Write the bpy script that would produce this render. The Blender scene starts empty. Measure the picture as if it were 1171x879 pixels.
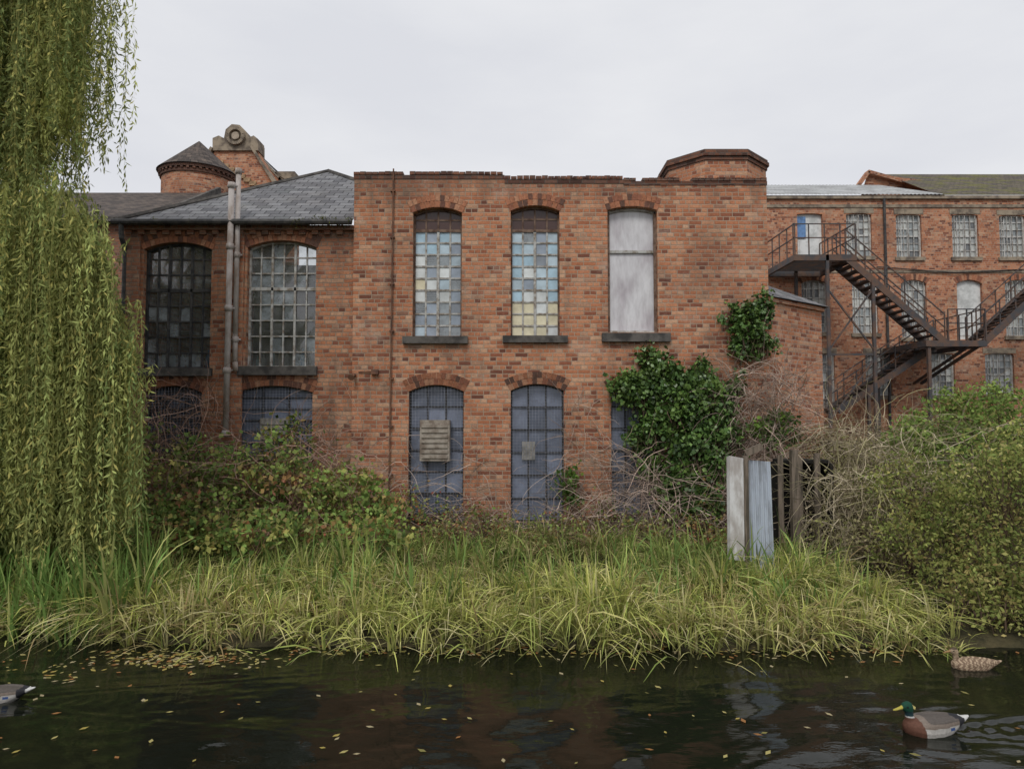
import bpy, bmesh, math, random
import numpy as np
from mathutils import Vector
random.seed(7); rng=np.random.default_rng(7)
# ---------------------------------------------------------------- survey helpers (metres)
F=800.; CX=585.5; CY=439.5; CAMZ=2.4; PITCH=math.radians(2.9)
cp,sp=math.cos(PITCH),math.sin(PITCH)
def Q(px,py,Y):
    u=(px-CX)/F; v=(CY-py)/F
    t=Y/(cp-v*sp)
    return u*t, CAMZ+(sp+v*cp)*t
def G(px,py,z=0.):
    u=(px-CX)/F; v=(CY-py)/F
    t=(z-CAMZ)/(sp+v*cp)
    return u*t,(cp-v*sp)*t
def R(x0,y0,x1,y1,Y):
    ym=(y0+y1)/2; xm=(x0+x1)/2
    return Q(x0,ym,Y)[0],Q(x1,ym,Y)[0],Q(xm,y1,Y)[1],Q(xm,y0,Y)[1]   # xa,xb,zlow,zhigh
scene=bpy.context.scene
# ---------------------------------------------------------------- object helpers
def group(name):
    e=bpy.data.objects.new(name,None); scene.collection.objects.link(e); return e
def link(me,name,parent=None,mats=()):
    o=bpy.data.objects.new(name,me); scene.collection.objects.link(o)
    for m in mats: me.materials.append(m)
    if parent: o.parent=parent
    return o
def box_uv(me):
    bm=bmesh.new(); bm.from_mesh(me); uvl=bm.loops.layers.uv.verify()
    Z=Vector((0,0,1))
    bm.normal_update()
    for f in bm.faces:
        n=f.normal
        t=Z.cross(n)
        if t.length<0.05: t=Vector((1,0,0))
        t.normalize(); b=n.cross(t)
        off=0 if abs(n.z)>0.05 else None
        for l in f.loops:
            p=l.vert.co
            l[uvl].uv=(p.dot(t), p.z if off is None else p.dot(b))
    bm.to_mesh(me); bm.free()
class MB:
    def __init__(s): s.v=[]; s.f=[]; s.mi=[]; s.c=[]
    def add(s,vs,fs,mi=0,c=(1,1,1)):
        o=len(s.v); s.v+= [tuple(v) for v in vs]; s.f+=[tuple(i+o for i in f) for f in fs]; s.mi+=[mi]*len(fs); s.c+=[c]*len(vs)
    def box(s,x0,x1,y0,y1,z0,z1,mi=0,c=(1,1,1)):
        s.add([(x0,y0,z0),(x1,y0,z0),(x1,y1,z0),(x0,y1,z0),(x0,y0,z1),(x1,y0,z1),(x1,y1,z1),(x0,y1,z1)],
              [(0,3,2,1),(4,5,6,7),(0,1,5,4),(1,2,6,5),(2,3,7,6),(3,0,4,7)],mi,c)
    def beam(s,a,b,w,h=None,mi=0,c=(1,1,1)):
        h=h or w; a=Vector(a); b=Vector(b); d=(b-a).normalized()
        up=Vector((0,0,1)) if abs(d.z)<0.95 else Vector((0,1,0))
        sd=d.cross(up).normalized()*w/2; u=sd.cross(d).normalized()*h/2
        vs=[a-sd-u,a+sd-u,a+sd+u,a-sd+u,b-sd-u,b+sd-u,b+sd+u,b-sd+u]
        s.add(vs,[(0,3,2,1),(4,5,6,7),(0,1,5,4),(1,2,6,5),(2,3,7,6),(3,0,4,7)],mi,c)
    def tube(s,pts,rad,n=8,mi=0,c=(1,1,1)):
        pts=[Vector(p) for p in pts]
        if not hasattr(rad,'__len__'): rad=[rad]*len(pts)
        vs=[];fs=[]
        for i,p in enumerate(pts):
            d=(pts[min(i+1,len(pts)-1)]-pts[max(i-1,0)]).normalized()
            up=Vector((0,1,0)) if abs(d.y)<0.9 else Vector((1,0,0))
            a=d.cross(up).normalized(); b=d.cross(a)
            for k in range(n):
                t=2*math.pi*k/n; vs.append(p+(a*math.cos(t)+b*math.sin(t))*rad[i])
        for i in range(len(pts)-1):
            for k in range(n):
                k2=(k+1)%n; fs.append((i*n+k,i*n+k2,(i+1)*n+k2,(i+1)*n+k))
        fs.append(tuple(range(n))[::-1]); fs.append(tuple(range((len(pts)-1)*n,len(pts)*n)))
        s.add(vs,fs,mi,c)
    def prism(s,poly,z0,z1,mi=0,c=(1,1,1)):
        n=len(poly); vs=[(x,y,z0) for x,y in poly]+[(x,y,z1) for x,y in poly]
        fs=[(i,(i+1)%n,(i+1)%n+n,i+n) for i in range(n)]+[tuple(range(n))[::-1],tuple(range(n,2*n))]
        s.add(vs,fs,mi,c)
    def out(s,name,parent,mats,smooth=False,fix=True,col=False):
        me=bpy.data.meshes.new(name); me.from_pydata(s.v,[],s.f)
        if col:
            a=me.color_attributes.new('Col','FLOAT_COLOR','POINT')
            a.data.foreach_set('color',np.array([tuple(c)+(1,) for c in s.c],dtype=np.float32).ravel())
        me.polygons.foreach_set('material_index',s.mi)
        if fix:
            bm=bmesh.new(); bm.from_mesh(me); bmesh.ops.recalc_face_normals(bm,faces=bm.faces); bm.to_mesh(me); bm.free()
        box_uv(me)
        if smooth: me.polygons.foreach_set('use_smooth',[True]*len(me.polygons))
        return link(me,name,parent,mats)
def wall_holes(name,outer,holes,y0,th,mat,parent):
    cu=bpy.data.curves.new(name+'_c','CURVE'); cu.dimensions='2D'; cu.fill_mode='BOTH'; cu.extrude=th/2
    for loop in [outer]+holes:
        sp_=cu.splines.new('POLY'); sp_.points.add(len(loop)-1)
        for i,(x,z) in enumerate(loop): sp_.points[i].co=(x,z,0,1)
        sp_.use_cyclic_u=True
    o=bpy.data.objects.new('tmpc',cu); scene.collection.objects.link(o)
    bpy.context.view_layer.update()
    dg=bpy.context.evaluated_depsgraph_get()
    me=bpy.data.meshes.new_from_object(o.evaluated_get(dg)); bpy.data.objects.remove(o)
    me.name=name
    for v in me.vertices:
        a,b,c=v.co; v.co=(a,y0+th/2+c,b)
    bm=bmesh.new(); bm.from_mesh(me); bmesh.ops.remove_doubles(bm,verts=bm.verts,dist=1e-5)
    bmesh.ops.recalc_face_normals(bm,faces=bm.faces); bm.to_mesh(me); bm.free()
    me.polygons.foreach_set('use_smooth',[False]*len(me.polygons))
    me.materials.clear(); box_uv(me)
    return link(me,name,parent,[mat])
# ---------------------------------------------------------------- materials
class NT:
    def __init__(s,name):
        s.m=bpy.data.materials.new(name); s.m.use_nodes=True; s.n=s.m.node_tree.nodes; s.l=s.m.node_tree.links; s.n.clear()
        s.o=s.n.new('ShaderNodeOutputMaterial')
    def new(s,t,**k):
        x=s.n.new(t)
        for a,b in k.items(): setattr(x,a,b)
        return x
    def put(s,inp,v):
        if isinstance(v,bpy.types.NodeSocket): s.l.new(v,inp)
        else:
            if isinstance(v,(tuple,list)) and len(v)==3 and inp.type=='RGBA': v=(*v,1)
            inp.default_value=v
    def math(s,op,a,b=0.,c=0.):
        x=s.new('ShaderNodeMath',operation=op); s.put(x.inputs[0],a); s.put(x.inputs[1],b); s.put(x.inputs[2],c); return x.outputs[0]
    def mix(s,f,a,b,bt='MIX'):
        x=s.new('ShaderNodeMixRGB',blend_type=bt); s.put(x.inputs[0],f); s.put(x.inputs[1],a); s.put(x.inputs[2],b); return x.outputs[0]
    def noise(s,scale,detail=4,vec=None,rough=.55,out=0):
        x=s.new('ShaderNodeTexNoise'); x.inputs['Scale'].default_value=scale; x.inputs['Detail'].default_value=detail; x.inputs['Roughness'].default_value=rough
        if vec is not None: s.l.new(vec,x.inputs['Vector'])
        return x.outputs[out]
    def obj(s): return s.new('ShaderNodeTexCoord').outputs['Object']
    def scalev(s,v,sc):
        x=s.new('ShaderNodeMapping'); x.inputs['Scale'].default_value=sc; s.l.new(v,x.inputs['Vector']); return x.outputs[0]
    def rng(s,v,a,b,c=0.,d=1.):
        x=s.new('ShaderNodeMapRange',interpolation_type='SMOOTHSTEP'); s.put(x.inputs[0],v)
        for i,k in enumerate((a,b,c,d)): x.inputs[i+1].default_value=k
        return x.outputs[0]
    def ramp(s,f,stops,const=False):
        x=s.new('ShaderNodeValToRGB'); cr=x.color_ramp
        if const: cr.interpolation='CONSTANT'
        while len(cr.elements)<len(stops): cr.elements.new(0.5)
        for e,(p,c) in zip(cr.elements,stops): e.position=p; e.color=(*c,1)
        s.l.new(f,x.inputs[0]); return x.outputs[0]
    def princ(s,col,rough=.8,spec=.3,metal=0.,height=None,bs=.5,bd=.01):
        p=s.new('ShaderNodeBsdfPrincipled'); s.put(p.inputs['Base Color'],col); s.put(p.inputs['Roughness'],rough)
        p.inputs['Specular IOR Level'].default_value=spec; p.inputs['Metallic'].default_value=metal
        if height is not None:
            b=s.new('ShaderNodeBump'); b.inputs['Strength'].default_value=bs; b.inputs['Distance'].default_value=bd
            s.l.new(height,b.inputs['Height']); s.l.new(b.outputs[0],p.inputs['Normal'])
        return p.outputs[0]
    def done(s,sh): s.l.new(sh,s.o.inputs[0]); return s.m
def tile_mat(name,w,h,m,stops,mortar,header=True,soot=.5,sootcol=(.065,.048,.042),light=.25,lightcol=(.50,.38,.30),rough=.9,bump=.6,moss=0.,seed=0.,top=None):
    t=NT(name); uv=t.new('ShaderNodeUVMap').outputs[0]; ob=t.obj()
    sx=t.new('ShaderNodeSeparateXYZ'); t.l.new(uv,sx.inputs[0])
    dn=t.noise(9,2,ob,out=1); sd=t.new('ShaderNodeSeparateXYZ'); t.l.new(dn,sd.inputs[0])
    u=t.math('ADD',sx.outputs[0],t.math('MULTIPLY',t.math('SUBTRACT',sd.outputs[0],.5),.02))
    v=t.math('ADD',sx.outputs[1],t.math('MULTIPLY',t.math('SUBTRACT',sd.outputs[1],.5),.02))
    vr=t.math('DIVIDE',v,h); row=t.math('FLOOR',vr)
    if header:
        hd=t.math('LESS_THAN',t.math('FLOORED_MODULO',row,2.),.5)
        we=t.math('MULTIPLY',t.math('SUBTRACT',1.,t.math('MULTIPLY',hd,.5)),w)
    else: we=t.math('ADD',w,0.)
    uu=t.math('ADD',t.math('DIVIDE',u,we),t.math('ADD',t.math('MULTIPLY',t.math('FLOORED_MODULO',t.math('MULTIPLY',row,.5),2.),.5),seed))
    if not header: uu=t.math('ADD',t.math('DIVIDE',u,we),t.math('ADD',t.math('MULTIPLY',t.math('FLOORED_MODULO',row,2.),.5),seed))
    col=t.math('FLOOR',uu); fu=t.math('FRACT',uu); fv=t.math('FRACT',vr)
    du=t.math('MULTIPLY',t.math('SUBTRACT',.5,t.math('ABSOLUTE',t.math('SUBTRACT',fu,.5))),we)
    dv=t.math('MULTIPLY',t.math('SUBTRACT',.5,t.math('ABSOLUTE',t.math('SUBTRACT',fv,.5))),h)
    d=t.math('MINIMUM',du,dv); mask=t.rng(d,m*.55,m*1.3)
    cx=t.new('ShaderNodeCombineXYZ'); t.l.new(col,cx.inputs[0]); t.l.new(row,cx.inputs[1]); cx.inputs[2].default_value=seed
    wn=t.new('ShaderNodeTexWhiteNoise',noise_dimensions='3D'); t.l.new(cx.outputs[0],wn.inputs['Vector'])
    c=t.ramp(wn.outputs['Value'],stops)
    fine=t.noise(35,3,ob); c=t.mix(.55,c,t.ramp(fine,[(0.3,(.45,.45,.45)),(.7,(1.,1.,1.))]),'MULTIPLY')
    c=t.mix(mask,mortar,c)
    n1=t.noise(.75,6,ob,.68); s1=t.math('MULTIPLY',t.rng(n1,.46,.70),soot)
    st=t.noise(1.,4,t.scalev(ob,(2.6,2.6,.28)),.6); s2=t.math('MULTIPLY',t.rng(st,.49,.73),soot*.85)
    s=t.math('MAXIMUM',s1,s2)
    if top:
        so=t.new('ShaderNodeSeparateXYZ'); t.l.new(ob,so.inputs[0])
        hz=t.math('ADD',so.outputs[2],t.math('MULTIPLY',t.math('SUBTRACT',st,.5),2.4))
        s=t.math('MAXIMUM',s,t.rng(hz,top-.8,top+.1,0.,.8))
        s=t.math('MAXIMUM',s,t.rng(hz,.3,2.4,.7,0.))
    s=t.math('MULTIPLY',s,t.math('ADD',.6,t.math('MULTIPLY',wn.outputs['Value'],.5)))
    c=t.mix(s,c,t.mix(.3,sootcol,c))
    n2=t.noise(1.4,6,t.scalev(ob,(1,1,1.5)),.72); mm=t.math('MULTIPLY',t.rng(n2,.52,.72),light)
    c=t.mix(mm,c,lightcol)
    if moss>0:
        n3=t.noise(1.3,6,ob,.65); c=t.mix(t.math('MULTIPLY',t.rng(n3,.45,.65),moss),c,(.14,.14,.025))
    hgt=t.math('ADD',mask,t.math('MULTIPLY',fine,.5)); hgt=t.math('ADD',hgt,t.math('MULTIPLY',wn.outputs['Value'],.35))
    return t.done(t.princ(c,rough,.2,0,hgt,bump,.012))
BR=[(0,(.17,.07,.048)),(.08,(.30,.11,.065)),(.25,(.47,.185,.095)),(.5,(.56,.235,.125)),(.75,(.60,.28,.155)),(.92,(.64,.38,.24)),(1,(.34,.17,.11))]
BRD=[(0,(.06,.038,.03)),(.2,(.12,.055,.04)),(.5,(.21,.095,.06)),(.75,(.26,.12,.075)),(1,(.13,.08,.065))]
def mul(B,k): return [(p,tuple(q*k for q in c)) for p,c in B]
brick=tile_mat('red_brick',.225,.075,.0075,BR,(.38,.29,.215),soot=.7,light=.5,top=6.8)
brick_wing=tile_mat('red_brick_weathered',.225,.075,.0075,mul(BR,.88),(.28,.22,.165),soot=.95,light=.3,seed=3.3,top=5.7)
brick_dark=tile_mat('dark_brick',.225,.075,.007,BRD,(.12,.10,.085),soot=.8,light=.05,seed=5.1)
brick_mill=tile_mat('mill_brick',.225,.075,.006,BR,(.42,.32,.25),soot=.55,light=.4,seed=1.7)
SL=[(0,(.13,.13,.14)),(.3,(.19,.19,.20)),(.6,(.23,.23,.24)),(.85,(.27,.27,.28)),(1,(.16,.165,.17))]
slate=tile_mat('slate_roof',.28,.2,.008,SL,(.03,.03,.03),header=False,soot=.5,light=.3,lightcol=(.3,.3,.28),rough=.75,bump=1.)
tile_dark=tile_mat('clay_tile_roof',.2,.14,.006,[(0,(.065,.055,.05)),(.5,(.11,.09,.08)),(1,(.15,.12,.10))],(.03,.03,.03),header=False,soot=.3,light=.15,rough=.8,bump=.8)
tile_moss=tile_mat('mossy_tile_roof',.2,.16,.006,[(0,(.08,.07,.06)),(.5,(.13,.11,.09)),(1,(.17,.14,.11))],(.02,.02,.02),header=False,soot=.3,light=.1,moss=.8,rough=.9)
def plain(name,col,rough=.8,spec=.3,metal=0,var=.5,scale=6,bump=.3,bd=.01,col2=None,stretch=(1,1,1)):
    t=NT(name); ob=t.scalev(t.obj(),stretch); n=t.noise(scale,5,ob,.65)
    c2=col2 or tuple(k*(1-var) for k in col)
    c=t.mix(t.rng(n,.38,.66),col,c2)
    return t.done(t.princ(c,rough,spec,metal,t.noise(scale*5,3,ob),bump,bd))
stone=plain('sooty_stone',(.33,.27,.20),.9,col2=(.13,.105,.085),scale=3)
stone_dark=plain('sill_stone',(.12,.11,.10),.9,col2=(.045,.042,.04),scale=4)
steel=plain('dark_steel',(.055,.055,.06),.6,.4,col2=(.13,.075,.05),scale=3)
black=plain('black_frame',(.03,.03,.032),.6,col2=(.08,.075,.07),scale=8)
greyframe=plain('grey_painted_frame',(.46,.46,.44),.6,col2=(.20,.16,.12),scale=9)
rustframe=plain('rusty_frame',(.22,.15,.11),.8,col2=(.09,.05,.035),scale=9)
darkroom=plain('interior_plaster',(.2,.19,.18),.95,scale=1)
pipegrey=plain('grey_cast_pipe',(.48,.44,.42),.7,col2=(.26,.20,.16),scale=3,stretch=(1,1,.5))
rustpipe=plain('rusty_pipe',(.20,.10,.06),.85,col2=(.09,.05,.04),scale=5)
wood=plain('weathered_timber',(.20,.16,.125),.95,col2=(.07,.06,.045),scale=5,stretch=(4,4,.4),bump=.8)
gapshade=plain('gap_shade_timber',(.02,.018,.016),.95,scale=5,stretch=(4,4,.4),bump=.8)  # near-black colour holds the shade of the opening behind the fence
bark=plain('bark',(.12,.10,.075),.95,col2=(.05,.04,.03),scale=7,stretch=(2,2,.4),bump=1,bd=.03)
whitep=plain('white_door_paint',(.68,.69,.68),.6,col2=(.45,.46,.45),scale=3)
bluedoor=plain('blue_door_panel',(.14,.26,.48),.6,scale=4)
galv=plain('galvanised_sheet',(.46,.51,.58),.5,.5,.2,col2=(.26,.28,.31),scale=2.5,stretch=(3,3,.6),bump=.15)
galv_w=plain('white_painted_sheet',(.62,.62,.62),.6,col2=(.36,.33,.31),scale=3.5,stretch=(2,2,.6),bump=.15)
galv_roof=plain('corrugated_roof_sheet',(.40,.41,.41),.7,col2=(.24,.24,.24),scale=1.5)
def attr_mat(name,rough=.6,spec=.3,trans=0.,nz=0,nscale=20,height=0.,diff=False):
    t=NT(name); a=t.new('ShaderNodeAttribute',attribute_name='Col').outputs['Color']
    if nz>0:
        n=t.noise(nscale,4,t.obj(),.65); a=t.mix(nz,a,t.ramp(n,[(.3,(.35,.33,.3)),(.65,(1,1,1))]),'MULTIPLY')
    if diff:
        d=t.new('ShaderNodeBsdfDiffuse'); t.l.new(a,d.inputs[0]); p=d.outputs[0]
    else: p=t.princ(a,rough,spec,0,t.noise(nscale*2,3,t.obj()) if height else None,height,.01)
    if trans>0:
        tr=t.new('ShaderNodeBsdfTranslucent'); t.l.new(a,tr.inputs[0]); m=t.new('ShaderNodeMixShader'); m.inputs[0].default_value=trans
        t.l.new(p,m.inputs[1]); t.l.new(tr.outputs[0],m.inputs[2]); p=m.outputs[0]
    return t.done(p)
leafm=attr_mat('leaf',.5,.25,.35,diff=True); ivym=attr_mat('ivy_leaf',.38,.45,0.); grassm=attr_mat('grass_blade',.6,.2,.3,diff=True); twigm=attr_mat('twig',.9,.1,diff=True)
voussoir=attr_mat('arch_brick',.9,.2,0,.6,25,.4); panem=attr_mat('painted_glass',.2,.5,0,.4,5); featherm=attr_mat('feathers',.7,.2,0,.45,60,.2); itemm=attr_mat('glazed_items',.3,.5,0,.2,10)
def glass_mat(name,dirt,dcol=(.25,.25,.24)):
    t=NT(name); ob=t.obj()
    tr=t.new('ShaderNodeBsdfTransparent'); tr.inputs[0].default_value=(.75,.78,.78,1)
    gl=t.new('ShaderNodeBsdfGlossy'); gl.inputs['Roughness'].default_value=.06; gl.inputs[0].default_value=(.9,.9,.9,1)
    fr=t.new('ShaderNodeFresnel'); fr.inputs[0].default_value=1.6
    m=t.new('ShaderNodeMixShader'); t.l.new(t.math('ADD',t.math('MULTIPLY',fr.outputs[0],1.4),.07),m.inputs[0]); t.l.new(tr.outputs[0],m.inputs[1]); t.l.new(gl.outputs[0],m.inputs[2])
    df=t.new('ShaderNodeBsdfDiffuse'); df.inputs[0].default_value=(*dcol,1)
    m2=t.new('ShaderNodeMixShader'); t.l.new(t.rng(t.noise(2.2,5,ob,.7),.35,.75,dirt*.4,dirt*1.5),m2.inputs[0]); t.l.new(m.outputs[0],m2.inputs[1]); t.l.new(df.outputs[0],m2.inputs[2])
    return t.done(m2.outputs[0])
glass=glass_mat('dirty_glass',.28,(.28,.29,.29)); glass2=glass_mat('hazy_glass',.5,(.42,.47,.50))
# ---------------------------------------------------------------- foliage primitives
def quad_mesh(name,V,C,mat,parent=None):
    n=V.shape[0]; me=bpy.data.meshes.new(name)
    me.vertices.add(4*n); me.vertices.foreach_set('co',V.reshape(-1).astype(np.float32))
    me.loops.add(4*n); me.loops.foreach_set('vertex_index',np.arange(4*n,dtype=np.int32))
    me.polygons.add(n); me.polygons.foreach_set('loop_start',np.arange(0,4*n,4,dtype=np.int32))
    me.update(calc_edges=True)
    a=me.color_attributes.new('Col','FLOAT_COLOR','POINT'); cc=np.ones((n,4,4),np.float32); cc[:,:,:3]=C[:,None,:]
    a.data.foreach_set('color',cc.ravel()); me.validate()
    return link(me,name,parent,[mat])
def unit(v): return v/np.maximum(np.linalg.norm(v,axis=-1,keepdims=True),1e-6)
def leaves(P,D,L,Wd,C):
    n=len(P); D=unit(D); S=unit(np.cross(D,rng.normal(size=(n,3)))); N=np.cross(D,S)
    L=L[:,None]; Wd=Wd[:,None]
    V=np.stack([P,P+D*L*.45+S*Wd/2+N*Wd*.12,P+D*L,P+D*L*.45-S*Wd/2+N*Wd*.12],1)
    return V,C
def strip_mesh(name,Cn,Wd,S,C,mat,parent=None):
    n,k,_=Cn.shape
    V=np.stack([Cn-S[:,None,:]*Wd[...,None],Cn+S[:,None,:]*Wd[...,None]],2)
    base=(np.arange(n)*k*2)[:,None]; j=np.arange(k-1)[None,:]*2
    Fc=np.stack([base+j,base+j+1,base+j+3,base+j+2],-1).reshape(-1)
    me=bpy.data.meshes.new(name); me.vertices.add(n*k*2); me.vertices.foreach_set('co',V.reshape(-1).astype(np.float32))
    nf=len(Fc)//4; me.loops.add(nf*4); me.loops.foreach_set('vertex_index',Fc.astype(np.int32)); me.polygons.add(nf)
    me.polygons.foreach_set('loop_start',np.arange(0,4*nf,4,dtype=np.int32)); me.update(calc_edges=True)
    a=me.color_attributes.new('Col','FLOAT_COLOR','POINT'); cc=np.ones((n,k,2,4),np.float32); cc[...,:3]=C[:,:,None,:]
    a.data.foreach_set('color',cc.ravel()); me.validate()
    return link(me,name,parent,[mat])
def pal(cols,n,wts=None):
    cols=np.array(cols)
    if wts is not None: wts=np.array(wts)/np.sum(wts)
    idx=rng.choice(len(cols),n,p=wts); return cols[idx]
def foliage(name,ells,sub_per,leaf_per,sub_r,leaf,aspect,cols,wts,parent,mat=leafm,droop=.3,clumpvar=.35,stems=True,stemc=(.10,.07,.05)):
    Vs=[];Cs=[];sc=[]
    for (c,r) in ells:
        c=np.array(c);r=np.array(r); ns=max(3,int(sub_per*(r[0]*r[1]+r[0]*r[2]+r[1]*r[2])))
        d=unit(rng.normal(size=(ns,3))); rad=rng.uniform(.45,1.12,(ns,1))
        P=c+d*rad*r
        for p in P:
            n=int(leaf_per*rng.uniform(.5,1.5)); q=p+rng.normal(size=(n,3))*sub_r*rng.uniform(.6,1.3)
            D=rng.normal(size=(n,3))+np.array([0,-.4,-droop])
            base=pal(cols,1,wts)[0]; cc=.55*base+.45*pal(cols,n,wts)
            cc=cc*rng.uniform(1-clumpvar,1+clumpvar)*rng.uniform(.75,1.25,(n,1))
            L=leaf*rng.uniform(.6,1.3,n); v,c2=leaves(q,D,L,L*aspect,cc); Vs.append(v);Cs.append(c2); sc.append((c,p,r))
    quad_mesh(name,np.concatenate(Vs),np.concatenate(Cs),mat,parent)
    if stems:
        N=len(sc); K=5; Cn=np.zeros((N,K,3))
        for i,(c,p,r) in enumerate(sc):
            b=c-np.array([0,0,r[2]])+rng.normal(size=3)*.1
            for k in range(K):
                t=k/(K-1); Cn[i,k]=b*(1-t)+p*t+np.array([0,0,.15*math.sin(t*3.1)])+rng.normal(size=3)*.02
        W=np.tile(np.linspace(.009,.003,K),(N,1)); S=unit(rng.normal(size=(N,3)))
        strip_mesh(name+'_stems',Cn,W,S,np.tile(np.array(stemc),(N,K,1))*rng.uniform(.6,1.5,(N,1,1)),twigm,parent)
def tangle(name,regions,parent,cols,K=9,vert=.9,wk=1.):
    A=[];
    for (x0,x1,y0,y1,z0,z1,n,ln) in regions:
        P=np.stack([rng.uniform(x0,x1,n),rng.uniform(y0,y1,n),rng.uniform(z0,z1,n)],1)
        D=unit(rng.normal(size=(n,3))*np.array([1,.35,.9])+np.array([0,0,vert-.9])); L=ln*rng.uniform(.5,1.4,(n,1))
        pts=[P]
        for k in range(K-1):
            D=unit(D+rng.normal(size=(n,3))*.22+np.array([0,0,-.09])); q=pts[-1]+D*L/(K-1); q[:,1]=np.minimum(q[:,1],np.where(P[:,0]<4.9,12.47,99)); pts.append(q)
        A.append(np.stack(pts,1))
    Cn=np.concatenate(A); N=len(Cn); Cn[...,2]=np.maximum(Cn[...,2],.1)
    W=wk*np.linspace(.0055,.002,K)[None,:]*rng.uniform(.7,1.5,(N,1)); S=unit(rng.normal(size=(N,3)))
    C=pal(cols,N)[:,None,:]*np.ones((1,K,1))*rng.uniform(.6,1.3,(N,1,1))
    strip_mesh(name,Cn,W,S,C,twigm,parent)
# ---------------------------------------------------------------- factory building
Y0=12.5
fac=group('brick_factory_building')
arches=MB(); sills=MB(); frB=MB(); frG=MB(); frR=MB(); op=MB(); gl=MB(); gl2=MB(); mesh_w=MB(); inter=MB(); inter_items=MB()
def arch_pts(xa,xb,zl,zh,rise,n=12):
    w=xb-xa; Rr=(w*w/4+rise*rise)/(2*rise); cx=(xa+xb)/2; cz=zh-Rr; a=math.asin(w/2/Rr)
    pts=[(xa,zl),(xb,zl)]
    for i in range(n+1):
        t=a-2*a*i/n; pts.append((cx+Rr*math.sin(t),cz+Rr*math.cos(t)))
    return pts,(cx,cz,Rr,a)
def arch_ring(info,Y,rings=2,tone=1.,bh=.105):
    cx,cz,Rr,a=info
    for k in range(rings):
        r0=Rr+.004+k*(bh+.008); r1=r0+bh; n=max(6,int(2*a*r0/.078)); aa=a*1.03
        for i in range(n):
            t0=-aa+2*aa*(i+.06)/n; t1=-aa+2*aa*(i+.94)/n
            c=random.choice([(.40,.17,.095),(.46,.20,.115),(.32,.135,.085),(.19,.095,.07),(.50,.26,.16),(.15,.085,.065)]); c=tuple(q*tone for q in c)
            pr=Y-.006-random.random()*.007
            q=[(cx+r*math.sin(t),cz+r*math.cos(t)) for r,t in ((r0,t0),(r0,t1),(r1,t1),(r1,t0))]
            vs=[(x,pr,z) for x,z in q]+[(x,Y+.05,z) for x,z in q]
            arches.add(vs,[(0,1,2,3),(7,6,5,4),(0,4,5,1),(1,5,6,2),(2,6,7,3),(3,7,4,0)],0,c)
def arch_frame(mb,pts,Y,w=.05):
    n=len(pts)
    for i in range(n):
        a=pts[i]; b=pts[(i+1)%n]; mb.beam((a[0],Y,a[1]),(b[0],Y,b[1]),w*1.0,w)
def grid(mb,xa,xb,zl,zh,cols,rows,Y,bw=.022,cb=None):
    for i in range(1,cols):
        x=xa+(xb-xa)*i/cols; mb.box(x-bw/2,x+bw/2,Y-.02,Y+.02,zl,zh)
    for j in range(1,rows):
        z=zl+(zh-zl)*j/rows; mb.box(xa,xb,Y-.017,Y+.017,z-bw/2,z+bw/2)
def pane(mb,xa,xb,za,zb,Y,c=(1,1,1)):
    t1=random.uniform(-.004,.004); t2=random.uniform(-.004,.004)
    mb.add([(xa,Y+t1,za),(xb,Y-t1,za),(xb,Y+t2,zb),(xa,Y-t2,zb)],[(0,1,2,3)],0,c)
holes_main=[];holes_wing=[]
YP=Y0+.16
CR=(.74,.68,.48); BL=(.42,.60,.72); WH=(.70,.74,.74); GY=(.24,.27,.31); PB=(.48,.60,.68); G2=(.34,.40,.48)
w1=[ [BL,G2,BL,PB],[PB,BL,PB,G2],[WH,GY,GY,PB],[WH,G2,WH,G2],[CR,WH,PB,GY],[WH,GY,WH,G2],[GY,G2,GY,GY],[G2,G2,GY,G2],[PB,G2,GY,GY]]
w2=[ [PB,GY,G2,PB],[BL,PB,G2,BL],[BL,BL,GY,PB],[BL,WH,PB,BL],[PB,G2,PB,BL],[BL,WH,WH,BL],[CR,CR,WH,CR],[CR,CR,CR,CR],[CR,CR,CR,WH]]
for (rect,tab) in (((472,237,528,385),w1),((584,235,640,385),w2)):
    xa,xb,zl,zh=R(*rect,Y0); pts,info=arch_pts(xa,xb,zl,zh,.10); holes_main.append(pts); arch_ring(info,Y0)
    arch_frame(frR,pts,YP-.01,.06)
    zt=Q(500,262,Y0)[1]
    frR.box(xa,xb,YP-.03,YP+.02,zt-.02,zt+.03)
    op.add([(xa,YP-.005,zt),(xb,YP-.005,zt),(xb,YP-.005,zh),(xa,YP-.005,zh)],[(0,1,2,3)],0,(.075,.035,.028))
    grid(frR,xa,xb,zt,zh,4,2,YP,.03)
    grid(frG,xa,xb,zl,zt,4,9,YP,.030)
    frG.box((xa+xb)/2-.024,(xa+xb)/2+.024,YP-.03,YP+.01,zl,zt)
    for j in range(9):
        for i in range(4):
            za=zt-(zt-zl)*(j+1)/9; zb=zt-(zt-zl)*j/9; x0=xa+(xb-xa)*i/4; x1=xa+(xb-xa)*(i+1)/4
            c=tab[j][i]
            if c is GY and random.random()<.75: pane(gl2,x0,x1,za,zb,YP)
            else:
                k=random.uniform(.85,1.1); pane(op,x0,x1,za,zb,YP,tuple(q*k for q in c))
xa,xb,zl,zh=R(474,290,526,383,Y0)
for i in range(34):
    z=zl+(zh-zl)*i/34; inter.box(xa,xb,YP+.06,YP+.085,z,z+.024,0)
xa,xb,zl,zh=R(695,236,752,380,Y0); pts,info=arch_pts(xa,xb,zl,zh,.07); holes_main.append(pts); arch_ring(info,Y0)
arch_frame(frG,pts,YP-.01,.085)
zm=Q(720,286,Y0)[1]; frG.box(xa,xb,YP-.04,YP+.01,zm-.025,zm+.025)
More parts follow.
